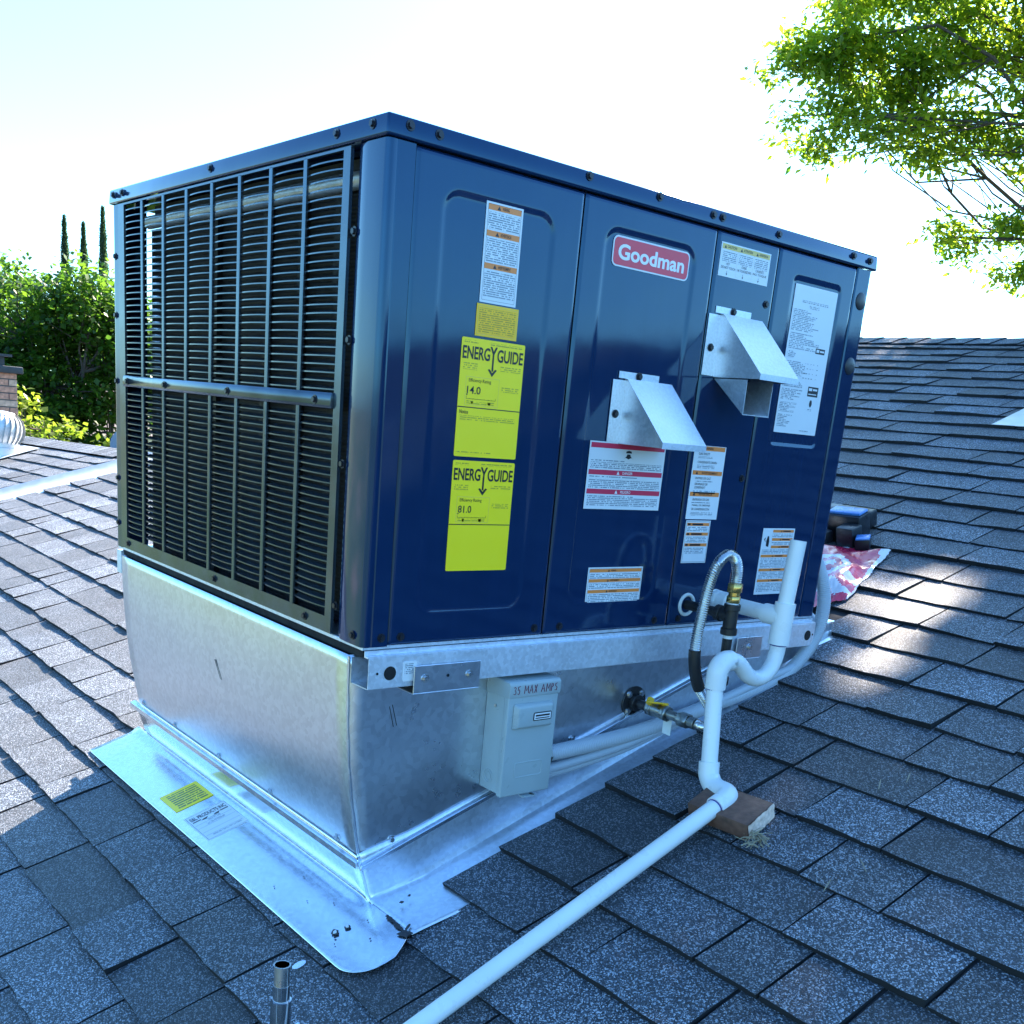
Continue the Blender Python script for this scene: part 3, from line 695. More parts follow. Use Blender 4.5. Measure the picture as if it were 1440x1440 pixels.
def slat_mesh():
    b = MB(); sec = [(0.0, -0.0011), (0.0, 0.0011), (0.012, 0.0062), (0.012, 0.0046)]
    for c0, c1 in zip(cols, cols[1:]):
        n = 9; a, e = c0+(0.0057 if c0 > 0.2 else 0), c1-(0.0057 if c1 < 1.1 else 0); vs = []
        for i in range(n):
            t = i/(n-1); y = a+(e-a)*t; bulge = -0.0055*math.sin(math.pi*t)**0.6
            for dx, dz in sec: vs.append((0.001+bulge+dx, y, dz))
        fs = [(i*4+k, i*4+(k+1) % 4, (i+1)*4+(k+1) % 4, (i+1)*4+k) for i in range(n-1) for k in range(4)]
        b.add(vs, fs)
    me = bpy.data.meshes.new('slat'); me.from_pydata(b.v, [], b.f); me.materials.append(M['grille']); return me
SLAT = slat_mesh()
zs = [0.787-0.0136*(i+1) for i in range(27)]+[0.3865-0.0136*(i+1) for i in range(26)]
for z in zs:
    if z < 0.036 or (0.3860 < z < 0.417): continue
    o = link('slat', SLAT, frame); o.location = (0, 0, z)
# condenser coil behind the louvers
def coil_mat():
    mt, nt, bb = mat('coil_fins'); co = coords(nt)
    sp = N(nt, 'ShaderNodeSeparateXYZ'); nt.links.new(co, sp.inputs[0])
    def band(out, k, lo):
        m1 = N(nt, 'ShaderNodeMath', operation='MULTIPLY'); nt.links.new(out, m1.inputs[0]); m1.inputs[1].default_value = k
        m2 = N(nt, 'ShaderNodeMath', operation='SINE'); nt.links.new(m1.outputs[0], m2.inputs[0]); return m2.outputs[0]
    a = band(sp.outputs[2], 2*math.pi/0.0065, 0); c = band(sp.outputs[1], 2*math.pi/0.0021, 0)
    ad = N(nt, 'ShaderNodeMath', operation='ADD'); nt.links.new(a, ad.inputs[0]); nt.links.new(c, ad.inputs[1])
    r = ramp(nt, [(0.0, (0.003, 0.003, 0.004)), (1.0, (0.030, 0.032, 0.040))]); mr = N(nt, 'ShaderNodeMapRange'); mr.inputs[1].default_value = -2; mr.inputs[2].default_value = 2
    nt.links.new(ad.outputs[0], mr.inputs[0]); nt.links.new(mr.outputs[0], r.inputs[0]); nt.links.new(r.outputs[0], bb.inputs['Base Color'])
    bb.inputs['Metallic'].default_value = 0.6; bb.inputs['Roughness'].default_value = 0.4; bump(nt, ad.outputs[0], 0.5, 0.001, bb); M['coil_fins'] = mt
coil_mat()
b = MB(); b.box((0.052, 0.115, 0.012), (0.085, 1.092, 0.7405)); coil = b.build('condenser_coil', 'coil_fins', unit)
b = MB(); b.tube([(0.040, 0.125, 0.752), (0.040, 1.075, 0.752)], 0.014, 14); b.build('coil_header', 'galv_rail', unit, smooth=True)
b = MB(); b.box((0.055, 0.12, 0.766), (0.09, 1.08, 0.790)); b.build('coil_top_seal', 'interior', unit)
for yy in (0.20, 0.33, 0.47, 0.70):
    b = MB(); b.box((0.040, yy, 0.012), (0.051, yy+0.022, 0.735)); b.build('coil_strap', 'coil', unit)
# screws
for yy in (1.178, 1.120, 0.635, 0.147, 0.037): place('screw', SCREW, unit, (-0.0048, yy, 0.811), (-1, 0, 0.05))
for xx, zz in ((0.035, 0.812), (0.089, 0.811), (0.407, 0.815), (0.584, 0.815), (0.735, 0.811), (0.762, 0.811), (0.939, 0.810), (1.205, 0.811), (1.269, 0.810)): place('screw', SCREW, unit, (xx, -0.0048, zz), (0, -1, 0.05))
for yy, zz in ((0.093, 0.665), (0.094, 0.50), (0.098, 0.30), (0.10, 0.055), (0.03, 0.017)): place('screw', SCREW, unit, (-0.001 if yy < 0.05 else 0.004, yy, zz), (-1, 0, 0))
for yy in (0.86, 0.535, 0.18, 1.09): place('screw', SCREW, unit, (-0.0085, yy, 0.401), (-1, 0, 0))
for yy in (0.60, 0.20, 1.11): place('screw', SCREW, unit, (-0.002, yy, 0.017), (-1, 0, 0))
for zz in (0.06, 0.17, 0.40, 0.55, 0.68): place('screw', SCREW, unit, (0.0, 1.182, zz), (-1, 0, 0))
for xx in (0.038, 0.078, 0.385, 0.45, 0.72, 0.795, 0.93, 1.20): place('screw', SCREW, unit, (xx, 0.0, 0.016), (0, -1, 0))
place('screw', SCREW, unit, (0.935, 0.0, 0.675), (0, -1, 0)); place('screw', SCREW, unit, (0.94, 0.0, 0.32), (0, -1, 0))
PLUG = lathe_mesh('knockout_plug', [(0.019, 0), (0.019, 0.001), (0.016, 0.0022), (0.006, 0.003)], 'screw_black', 18)
for zz in (0.725, 0.585): place('knockout_plug', PLUG, unit, (1.266, 0.0, zz), (0, -1, 0))
# flue and combustion air hoods
def hood(x0, x1, zt, zb, dp, fl_):
    b = MB(); T = 0.0012
    tri = [(0, zt), (0, zb), (-dp, zb), (-dp, zb+0.010), (-0.008, zt)]
    b.prism([(x0, y, z) for y, z in tri], (T, 0, 0)); b.prism([(x1-T, y, z) for y, z in tri], (T, 0, 0))
    sl_ = [(-0.008, zt), (-dp, zb+0.010), (-dp-T, zb+0.010), (-0.008, zt+T)]
    b.prism([(x0-0.001, y, z) for y, z in sl_], (x1-x0+0.002, 0, 0))
    b.box((x0-0.001, -dp-T, zb-0.001), (x1+0.001, -dp+0.0001, zb+0.0105)); b.box((x0-0.001, -0.008, zt-0.0002), (x1+0.001, -0.0005, zt+0.001))
    b.box((x0-fl_, -0.0016, zb+0.002), (x0+0.0005, -0.0004, zt-0.002)); b.box((x1, -0.0016, zb+0.002), (x1+0.012, -0.0004, zt-0.002))
    b.box((x0-0.018, -0.0016, zt+0.0015), (x1-0.03, -0.0004, zt+0.014))
    o = b.build('vent_hood', 'galv_hood', unit)
    place('screw', SCREW, o, (x0+0.035, -0.0016, zt+0.008), (0, -1, 0)); place('screw', SCREW, o, (x0-fl_*0.55, -0.0016, (zt+zb)/2-0.005), (0, -1, 0)); return o
hood(0.553, 0.674, 0.491, 0.372, 0.118, 0.032)['label'] = 'lower galvanized vent hood over the red danger label'
hb = hood(0.800, 0.922, 0.639, 0.518, 0.122, 0.036); hb['label'] = 'upper galvanized vent hood with a flue scoop below it'
b = MB(); T = 0.0012; xs0, xs1 = 0.805, 0.888
for x in (xs0, xs1-T): b.prism([(x, -0.002, 0.516), (x, -0.088, 0.516), (x, -0.088, 0.450)], (T, 0, 0))
b.prism([(xs0, -0.002, 0.516), (xs0, -0.088, 0.450), (xs0, -0.088, 0.4488), (xs0, -0.002, 0.5148)], (xs1-xs0, 0, 0)); b.build('flue_scoop', 'galv_hood', unit)
# base rail under the long side
b = MB(); ya, yb_ = -0.012, 0.044
b.box((0.006, -0.002, -0.0135), (W-0.006, 0.0, -0.0055)); b.box((0.006, ya, -0.0165), (W-0.006, 0.0, -0.0138))
b.box((0.008, ya-0.0012, -0.0705), (W-0.006, ya, -0.0168)); b.box((0.008, ya, -0.0719), (W-0.006, yb_, -0.0705)); b.box((0.008, yb_-0.0016, -0.0704), (W-0.006, yb_-0.0004, -0.026))
rail = b.build('base_rail', 'galv_rail', unit)
for x in (0.052, 1.262):
    b = MB(); b.cyl((x, ya-0.0016, -0.045), (x, ya-0.0008, -0.045), 0.0125, 24); b.build('rail_hole', 'black_gap', rail)
    b = MB(); b.cyl((x+(-0.026 if x < 1 else 0.02), ya-0.0018, -0.044), (x+(-0.026 if x < 1 else 0.02), ya-0.0008, -0.044), 0.0024, 10); b.build('rail_hole', 'black_gap', rail)
for x0, x1 in ((0.098, 0.245), (0.985, 1.075)):
    b = MB(); b.box((x0, ya-0.0095, -0.0845), (x1, ya-0.0075, -0.034)); b.box((x0, ya-0.0095, -0.0862), (x1, yb_, -0.0846)); br = b.build('tie_bracket', 'galv', unit, bev=0.0006, seg=1)
    for f in ((0.16, 0.83) if x0 < 0.5 else (0.5,)): place('bolt', BOLT, br, (x0+(x1-x0)*f, ya-0.0095, -0.058), (0, -1, 0))
    b = MB(); b.cyl((x0+(x1-x0)*0.5, ya-0.0105, -0.056), (x0+(x1-x0)*0.5, ya-0.0094, -0.056), 0.003, 10); b.build('bolt', 'screw_black', br)
s = Sticker('rail_sticker', unit, (0.078, ya-0.0014, -0.062), (1, 0, 0), (0, 0, 1), 0.030, 0.036, 'lab_white', radius=0.004); s.rect(('fine_print', 'print_white'), 0.004, 0.012, 0.018, 0.02); s.done()
b = MB(); b.box((0.004, D-0.02, -0.070), (0.03, D+0.008, -0.012)); b.build('lifting_bracket', 'galv_rail', unit, bev=0.001, seg=1)
# ---- printed labels on the long side
UX, UZ = (1, 0, 0), (0, 0, 1)
def FS(name, x, z, w_, h_, paper, label=None, radius=0.0, y=None): return Sticker(name, unit, (x, -0.0003 if y is None else y, z), UX, UZ, w_, h_, paper, label, radius=radius)
def tri(s, key, cx, y, h_): s.poly(key, [(cx-h_*0.58, y), (cx+h_*0.58, y), (cx, y+h_)], 2)
def bars(s, key, txts, ys, x, w_, h_, ink='ink', tx=0.42, tw=0.30, tri_x=0.32):
    for t, y in zip(txts, ys):
        s.rect(key, x, y, w_, h_); tri(s, ('lettering', ink), x+w_*tri_x, y+h_*0.15, h_*0.7); s.text(('lettering', ink), t, x+w_*tx, y+h_*0.22, w_*tw*len(t)/10, h_*0.56)
PW = ('fine_print', 'print_white'); OB = ('header_bar', 'lab_orange')
E3 = 0.0062
s = FS('warning_label', 0.194, 0.583, 0.078, 0.155, 'lab_white', 'tall white label with orange bars on the first access panel', y=E3-0.0051)
bars(s, OB, ('WARNING', 'ADVERTENCIA', 'AVERTISSEMENT'), (0.143, 0.103, 0.053), 0.004, 0.070, 0.009); s.frame(('border', 'ink'), 0.004, 0.004, 0.07, 0.148, 0.0004)
for y0_, h_ in ((0.114, 0.026), (0.064, 0.036), (0.009, 0.041)): s.rect(PW, 0.006, y0_, 0.066, h_)
s.done()
s = FS('caution_label', 0.190, 0.529, 0.090, 0.0515, 'lab_amber', 'small amber label above the yellow efficiency labels', y=E3-0.0051); s.frame(('border', 'lab_gold'), 0.003, 0.003, 0.084, 0.0455, 0.0006); s.rect(('fine_print', 'print_amber'), 0.006, 0.005, 0.078, 0.040); s.done()
def energy(z, h_, dv, num, note, label):
    w_ = 0.137; s = FS('efficiency_label', 0.1645, z, w_, h_, 'lab_yellow', label, radius=0.003, y=E3-0.0051); ink = ('lettering', 'ink'); t = h_
    y = t-0.034; s.text(ink, 'ENERG', 0.003, y, 0.058, 0.021); s.text(ink, 'Y', 0.0605, y-0.001, 0.016, 0.025); s.text(ink, 'GUIDE', 0.077, y, 0.057, 0.021)
    s.rect(ink, 0.0666, y-0.016, 0.0038, 0.022); s.poly(ink, [(0.0685, y-0.025), (0.0785, y-0.0135), (0.0745, y-0.0125), (0.0685, y-0.0185), (0.0625, y-0.0125), (0.0585, y-0.0135)])
    s.rect(('rule_line', 'ink'), 0.0, dv-z-0.0008, w_, 0.0016)
    s.frame(('frame_line', 'lab_gold'), 0.014, dv-z+0.004, 0.072, t-0.066-(dv-z), 0.0005)
    s.text(ink, 'Efficiency Rating', 0.020, t-0.072, 0.048, 0.0072); s.text(ink, num, 0.0175, t-0.090, 0.029, 0.0125)
    s.rect(ink, 0.017, t-0.0985, 0.063, 0.0006); s.rect(ink, 0.017, t-0.0985, 0.0006, 0.004); s.rect(ink, 0.080, t-0.0985, 0.0006, 0.004); s.poly(ink, [(0.016, t-0.0905), (0.020, t-0.0905), (0.018, t-0.0935)])
    for k in range(1, 8): s.rect(ink, 0.017+0.0079*k, t-0.0985, 0.0004, 0.0016)
    PY = ('fine_print', 'print_yellow')
    for a in ((0.006, t-0.051, 0.03, 0.011), (0.086, t-0.048, 0.045, 0.008), (0.092, t-0.082, 0.038, 0.009), (0.018, t-0.106, 0.014, 0.006), (0.064, t-0.106, 0.014, 0.006), (0.028, dv-z+0.005, 0.042, 0.005), (0.06, t-0.008, 0.07, 0.004), (0.004, t-0.008, 0.03, 0.004)): s.rect(PY, *a)
    if note: s.text(ink, 'Notice', 0.005, dv-z-0.011, 0.018, 0.0065); s.rect(PY, 0.005, dv-z-0.021, 0.122, 0.0075); s.rect(PY, 0.004, 0.006, 0.075, 0.004)
    s.done()
energy(0.3295, 0.195, 0.412, '14.0', True, 'upper yellow efficiency label reading 14.0'); energy(0.130, 0.193, 0.2125, '81.0', False, 'lower yellow efficiency label reading 81.0')
# maker's badge
s = FS('maker_badge', 0.485, 0.684, 0.205, 0.052, 'lab_white', 'red badge with white rounded lettering', radius=0.011, y=E3-0.0053)
rr_ = 0.009; w_, h_, g = 0.205, 0.052, 0.0028
s.poly(('badge_field', 'lab_pink'), [(cx+rr_*math.cos(math.radians(a0+22.5*k)), cy+rr_*math.sin(math.radians(a0+22.5*k))) for cx, cy, a0 in ((w_-g-rr_, g+rr_, -90), (w_-g-rr_, h_-g-rr_, 0), (g+rr_, h_-g-rr_, 90), (g+rr_, g+rr_, 180)) for k in range(5)])
s.text(('lettering', 'ink_white'), 'Goodman', 0.014, 0.0125, 0.177, 0.027); s.done()
s = FS('hot_surface_label', 0.774, 0.709, 0.155, 0.062, 'lab_white', 'white label with three columns under an amber strip')
s.rect(('header_bar', 'lab_gold'), 0.003, 0.050, 0.149, 0.0095)
for i, (t, a, c) in enumerate((('CAUTION', 'HOT', 'DO NOT TOUCH'), ('ATTENTION', 'CHAUD', 'NE TOUCHEZ PAS'), ('ADVERTENCIA', 'CALIENTE', 'NO TOQUE'))):
    x = 0.004+i*0.0497; tri(s, ('lettering', 'ink'), x+0.008, 0.0515, 0.006); s.text(('lettering', 'ink'), t, x+0.014, 0.0525, 0.028, 0.005)
    s.rect(PW, x+0.003, 0.028, 0.042, 0.018); s.text(('lettering', 'ink'), a, x+0.022-0.0016*len(a), 0.0215, 0.0032*len(a), 0.0048); s.text(('lettering', 'ink'), c, x+0.002, 0.0145, 0.043, 0.0048)
    s.rect(('lettering', 'ink'), x+0.0205, 0.005, 0.0008, 0.006); s.poly(('lettering', 'ink'), [(x+0.0185, 0.006), (x+0.0233, 0.006), (x+0.0209, 0.0025)])
    if i: s.rect(('rule_line', 'lab_gold'), x-0.0015, 0.003, 0.0004, 0.047)
s.done()
s = FS('rating_plate', 1.026, 0.424, 0.152, 0.306, 'lab_white', 'long white rating plate covered in fine print', radius=0.002, y=E3-0.0051)
y = 0.275; rp = random.Random(11)
s.rect(PW, 0.028, 0.272, 0.096, 0.0045); s.rect(PW, 0.058, 0.262, 0.036, 0.007)
for y0_, n_, w1 in ((0.213, 13, 0.10), (0.176, 10, 0.108), (0.158, 4, 0.05), (0.122, 9, 0.085), (0.098, 6, 0.07), (0.070, 7, 0.075), (0.045, 6, 0.06), (0.012, 8, 0.05)):
    k = 0.0
    while k < n_*0.0034: s.rect(PW, 0.006, y0_+k, w1*rp.uniform(0.45, 1.0), 0.0034); k += 0.0034
for x in (0.072, 0.082, 0.092, 0.102, 0.118): 
    for yy in (0.118, 0.128, 0.138, 0.148): s.rect(PW, x, yy, 0.005, 0.003)
s.rect(('stamp', 'ink'), 0.104, 0.174, 0.034, 0.0115); s.rect(('stamp_print', 'lab_white'), 0.107, 0.177, 0.010, 0.006, 2); s.rect(('stamp_print', 'lab_white'), 0.120, 0.178, 0.015, 0.0035, 2)
s.rect(('stamp', 'ink'), 0.099, 0.083, 0.038, 0.021); s.rect(('stamp_print', 'lab_white'), 0.102, 0.095, 0.012, 0.006, 2); s.rect(('stamp_print', 'lab_white'), 0.117, 0.096, 0.016, 0.004, 2); s.rect(('stamp_print', 'lab_white'), 0.102, 0.087, 0.03, 0.002, 2)
s.poly(('stamp', 'ink'), [(0.116+0.005*math.cos(a), 0.068+0.008*math.sin(a)) for a in lin(0, 5.8, 10)]); s.rect(PW, 0.108, 0.052, 0.014, 0.004); s.rect(PW, 0.09, 0.005, 0.035, 0.004); s.done()
s = FS('danger_label', 0.480, 0.246, 0.209, 0.128, 'lab_white', 'wide white label with red bars below the lower hood')
RBk = ('header_bar', 'lab_red')
s.rect(RBk, 0.003, 0.116, 0.203, 0.0095)
for t, y in (('DANGER', 0.0655), ('PELIGRO', 0.029)):
    s.rect(RBk, 0.003, y, 0.203, 0.0095); tri(s, ('lettering', 'ink_white'), 0.082, y+0.0015, 0.007); s.text(('lettering', 'ink_white'), t, 0.094, y+0.0022, 0.028, 0.0052)
k_ = ('pictogram', 'ink'); s.poly(k_, [(0.094, 0.098), (0.098, 0.1005), (0.106, 0.0975), (0.114, 0.1005), (0.118, 0.098), (0.112, 0.103), (0.110, 0.107), (0.102, 0.107), (0.100, 0.103)]); s.poly(k_, [(0.098, 0.109), (0.114, 0.109), (0.113, 0.1125), (0.106, 0.114), (0.099, 0.1125)])
for a in ((0.006, 0.091, 0.09, 0.0038), (0.006, 0.077, 0.196, 0.0125), (0.006, 0.0600, 0.13, 0.0038), (0.006, 0.0405, 0.196, 0.0175), (0.006, 0.0235, 0.125, 0.0038), (0.006, 0.006, 0.196, 0.0165)): s.rect(PW, *a)
s.done()
s = FS('drain_label', 0.7755, 0.230, 0.099, 0.152, 'lab_white', 'tall white label with orange bars right of the lower hood')
bars(s, OB, ('WARNING', 'AVERTISSEMENT', 'ADVERTENCIA'), (0.142, 0.092, 0.048), 0.003, 0.093, 0.009, tx=0.30, tw=0.42, tri_x=0.14)
LT = ('lettering', 'ink')
for t, y, w_ in (('GAS INLET', 0.133, 0.035), ('CONDENSATE DRAIN', 0.116, 0.06), ('ENTREE DE GAZ', 0.083, 0.048), ('DRAINAGE DE', 0.071, 0.04), ('CONDENSAT', 0.064, 0.034), ('ENTRADA DE GAS', 0.039, 0.052), ('PANEL DE DRENAJE', 0.0265, 0.058), ('DE CONDENSACION', 0.019, 0.056)): s.text(LT, t, 0.014, y, w_, 0.0048)
for a in ((0.014, 0.1265, 0.045, 0.0035), (0.014, 0.106, 0.055, 0.007), (0.014, 0.0780, 0.055, 0.0035), (0.012, 0.054, 0.07, 0.0068), (0.012, 0.0335, 0.058, 0.0035), (0.012, 0.008, 0.07, 0.0068)): s.rect(PW, *a)
s.done()
s = FS('small_warning_label', 0.7795, 0.137, 0.078, 0.0905, 'lab_white', 'small white label with dark orange bars'); s.frame(('border', 'ink'), 0.002, 0.002, 0.074, 0.0865, 0.0006)
for y in (0.079, 0.0585, 0.0355): s.rect(OB, 0.004, y, 0.070, 0.0065); s.rect(('bar_text', 'ink'), 0.020, y+0.0012, 0.034, 0.004, 2); s.rect(('bar_text', 'ink'), 0.006, y+0.0012, 0.008, 0.004, 2)
for a in ((0.006, 0.0665, 0.064, 0.0105), (0.006, 0.0435, 0.064, 0.0125), (0.006, 0.0195, 0.06, 0.0135)): s.rect(PW, *a)
s.done()
s = FS('service_label', 0.513, 0.0545, 0.154, 0.0765, 'lab_white', 'low white label with three orange bars on the middle panel', y=E3-0.0051); s.frame(('border', 'ink'), 0.0025, 0.0025, 0.149, 0.0715, 0.0005)
bars(s, OB, ('WARNING', 'AVERTISSEMENT', 'ADVERTENCIA'), (0.0665, 0.0465, 0.0245), 0.004, 0.146, 0.0066, tx=0.40, tw=0.14, tri_x=0.36)
for a in ((0.006, 0.0545, 0.142, 0.0105), (0.006, 0.0325, 0.142, 0.0125), (0.006, 0.006, 0.142, 0.0165)): s.rect(PW, *a)
s.done()
s = FS('shock_label', 1.043, 0.0605, 0.117, 0.1525, 'lab_white', 'tall white label with orange bars behind the standpipe')
for y, x in ((0.143, 0.036), (0.124, 0.036), (0.107, 0.036), (0.086, 0.004), (0.054, 0.004), (0.029, 0.004)):
    s.rect(OB, x, y, 0.113-x, 0.0062); tri(s, LT, x+(0.113-x)*0.40, y+0.0008, 0.0045); s.rect(LT, x+(0.113-x)*0.48, y+0.0018, 0.028, 0.0026, 2)
for a in ((0.036, 0.131, 0.075, 0.0095), (0.036, 0.1145, 0.075, 0.0078), (0.006, 0.094, 0.105, 0.0105), (0.006, 0.062, 0.105, 0.0225), (0.006, 0.036, 0.105, 0.0165), (0.006, 0.006, 0.105, 0.0215)): s.rect(PW, *a)
s.poly(('pictogram', 'ink'), [(0.017, 0.112), (0.026, 0.110), (0.027, 0.122), (0.024, 0.134), (0.019, 0.135), (0.016, 0.124)]); s.poly(('pictogram', 'ink'), [(0.007, 0.128), (0.013, 0.132), (0.011, 0.126), (0.015, 0.121), (0.009, 0.125)]); s.done()

# ------------------------------------------------------------------ disconnect box on the curb
disc = thing('disconnect_box', 'grey electrical disconnect box with a handwritten note on its lid', 'electrical box', (0.38, YF, -0.318))
dx0, dx1, dy0, dy1, dz0, dz1 = 0.318, 0.441, -0.024, YF, -0.316, -0.082
b = MB(); b.box((dx0, dy0+0.008, dz0+0.004), (dx1, dy1-0.001, dz1-0.004)); b.build('body', 'box_grey', disc, bev=0.002)
b = MB(); b.box((dx0-0.002, dy0-0.003, dz0), (dx1+0.002, dy0+0.012, dz1-0.028)); b.build('cover', 'box_grey', disc, bev=0.003, seg=3)
b = MB(); b.prism([(dx0-0.003, dy0-0.006, dz1-0.030), (dx0-0.003, dy0-0.006, dz1-0.005), (dx0-0.003, dy0-0.002, dz1), (dx0-0.003, dy1-0.001, dz1+0.003), (dx0-0.003, dy1-0.001, dz1-0.034)], (dx1-dx0+0.007, 0, 0)); lid = b.build('lid', 'box_grey', disc, bev=0.002)
b = MB(); hx0, hx1, hz0, hz1 = dx0+0.010, dx1-0.012, -0.178, -0.124
b.add([(hx0, dy0-0.003, hz0), (hx1, dy0-0.003, hz0), (hx1, dy0-0.003, hz1), (hx0, dy0-0.003, hz1), (hx0+0.007, dy0-0.015, hz0+0.006), (hx1-0.007, dy0-0.015, hz0+0.006), (hx1-0.007, dy0-0.015, hz1-0.006), (hx0+0.007, dy0-0.015, hz1-0.006)], [(0,1,5,4), (1,2,6,5), (2,3,7,6), (3,0,4,7), (4,5,6,7), (0,3,2,1)])
hd = b.build('raised_boss', 'box_grey', disc, bev=0.004, seg=3)
s = Sticker('nameplate', disc, (hx0+0.044, dy0-0.0152, -0.1600), (1, 0, 0), (0, 0, 1), 0.046, 0.017, 'ink', radius=0.003); s.rect(('plate_field', 'lab_white'), 0.002, 0.002, 0.042, 0.013); s.rect(('bar_text', 'ink'), 0.005, 0.0085, 0.036, 0.0035, 2); s.rect(('bar_text', 'ink'), 0.005, 0.004, 0.036, 0.002, 2); s.done()
b = MB()
for r in (0.0135, 0.0085):
    b.tube([(dx0-0.0005, dy0+0.042+r*math.cos(a), -0.283+r*math.sin(a)) for a in lin(0, 2*math.pi, 25)], 0.0008, 5, cap=False)
b.build('knockout', 'box_grey', disc, smooth=True)
b = MB(); b.tube([(dx0+0.028+0.07*p, dy0-0.0032, -0.278+0.03*q) for p, q in ((0.05, 0), (0.95, 0), (1, 0.1), (1, 0.9), (0.95, 1), (0.05, 1), (0, 0.9), (0, 0.1), (0.05, 0))], 0.001, 5, cap=False); b.build('embossed_frame', 'box_grey', disc, smooth=True)
b = MB(); b.box((0.372, dy0-0.008, dz0-0.006), (0.402, dy0+0.006, dz0-0.004)); b.cyl((0.402, dy0-0.001, dz0-0.006), (0.402, dy0-0.001, dz0-0.004), 0.007, 14); b.build('lock_tab', 'box_grey', disc)
b = MB(); b.cyl((dx0-0.003, 0.012, -0.1365), (dx0-0.001, 0.012, -0.1365), 0.003, 10); b.build('screw', 'screw_zinc', disc)
# handwriting
GL = {'3': [[(0,.88),(.35,1),(.62,.82),(.5,.6),(.22,.53),(.58,.42),(.66,.2),(.4,0),(0,.12)]], '5': [[(.7,1),(.1,.95),(.05,.55),(.5,.6),(.6,.3),(.35,0),(0,.1)]], 'M': [[(0,0),(.1,1),(.4,.35),(.75,1),(.85,0)]],
      'A': [[(0,0),(.4,1),(.75,0)], [(.12,.4),(.7,.42)]], 'X': [[(0,0),(.7,1)], [(0,1),(.7,0)]], 'P': [[(.05,0),(.1,1),(.6,.9),(.6,.6),(.1,.5)]], 'S': [[(.6,.95),(.15,.9),(.1,.6),(.6,.4),(.5,.05),(0,.05)]]}
b = MB(); x = dx0+0.006
for ch in '35 MAX AMPS':
    if ch == ' ': x += 0.0075; continue
    wd = 0.0115 if ch in 'MA' else 0.0085
    for st in GL[ch]:
        b.tube([(x+p*wd, dy0-0.0064, -0.1052+q*0.0155+rnd.uniform(-0.0006, 0.0006)) for p, q in st], 0.00072, 5)
    x += wd+0.0012
b.build('handwriting', 'ink_red', lid)['kind'] = 'stuff'

# ------------------------------------------------------------------ flexible conduits along the curb
def ribbed(path, r, pitch, amp, seg=14):
    P = [Vector(p) for p in path]; out = []; rad = []
    d = [0.0]
    for a, c in zip(P, P[1:]): d.append(d[-1]+(c-a).length)
    n = max(4, int(d[-1]/(pitch/2))); j = 0
    for i in range(n+1):
        t = d[-1]*i/n
        while j < len(d)-2 and d[j+1] < t: j += 1
        f = (t-d[j])/max(1e-9, d[j+1]-d[j]); out.append(P[j].lerp(P[j+1], min(1, f))); rad.append(r+(amp if i % 2 else -amp))
    return out, rad
c1 = thing('flexible_conduit', 'grey flexible conduit from the disconnect box up the unit corner', 'conduit', (1.0, 0.02, -0.2), 'conduits along the curb')
p, r = ribbed(spline([(0.438, 0.004, -0.252), (0.50, 0.006, -0.251), (0.58, 0.008, -0.248), (0.70, 0.010, -0.240), (0.84, 0.012, -0.222), (0.98, 0.012, -0.199), (1.12, 0.008, -0.175), (1.22, 0.0, -0.142), (1.29, -0.004, -0.080), (1.322, -0.004, -0.010), (1.325, 0.004, 0.06), (1.306, 0.02, 0.12), (1.297, 0.035, 0.15)], 10), 0.0165, 0.005, 0.00045)
b = MB(); b.tube(p, r, 16); b.build('hose', 'conduit', c1, smooth=True)
b = MB(); b.cyl((0.4435, 0.004, -0.252), (0.458, 0.004, -0.252), 0.020, 8); b.build('connector', 'fitting', c1)
for i, (dz, dy, rr2) in enumerate(((-0.028, 0.010, 0.0105), (-0.044, 0.018, 0.009))):
    q = spline([(0.436, dy, -0.262+dz), (0.55, dy, -0.252+dz), (0.70, dy, -0.235+dz*0.9), (0.88, dy, -0.200+dz*0.7), (1.02, dy-0.004, -0.160+dz*0.8), (1.14, dy-0.006, -0.130+dz*0.8), (1.26, dy-0.014, -0.088+dz), (1.335, dy, -0.04+dz), (1.375, 0.05, 0.0+dz), (1.40, 0.12, 0.02+dz)], 8)
    b = MB(); b.tube(q, rr2, 12); o = b.build('cable_conduit', 'conduit', None, smooth=True)
    tag(o, ('thicker' if i == 0 else 'thinner')+' smooth grey cable low along the curb below the ribbed conduit', 'cable', 'conduits along the curb')

# ------------------------------------------------------------------ gas line
gas = thing('gas_line', 'gas line with yellow valve, corrugated steel connector and black iron tee', 'gas pipe', (0.735, YF, -0.178))
G = Vector((0.735, YF, -0.178)); ny = Vector((0, -1, 0))
b = MB(); b.cyl(G, G+ny*0.005, 0.036, 28); b.cyl(G+ny*0.005, G+ny*0.018, 0.019, 20); fl_ = b.build('wall_flange', 'iron', gas, bev=0.001, seg=1)
for k in range(4):
    a = math.pi/4+k*math.pi/2; place('bolt', BOLT, fl_, G+ny*0.005+Vector((math.cos(a), 0, math.sin(a)))*0.027, ny)
b = MB(); b.cyl(G+ny*0.018, G+ny*0.052, 0.0105, 16); b.build('nipple', 'iron', gas)
b = MB(); b.cyl(G+ny*0.05, G+ny*0.064, 0.0175, 8); b.cyl(G+ny*0.064, G+ny*0.094, 0.0150, 16); b.cyl(G+ny*0.094, G+ny*0.108, 0.0175, 8); valve = b.build('valve_body', 'fitting', gas, bev=0.001, seg=1)
vc = G+ny*0.058
b = MB(); b.cyl(vc+Vector((-0.010, -0.0, 0.012)), vc+Vector((-0.012, -0.006, 0.024)), 0.008, 12)
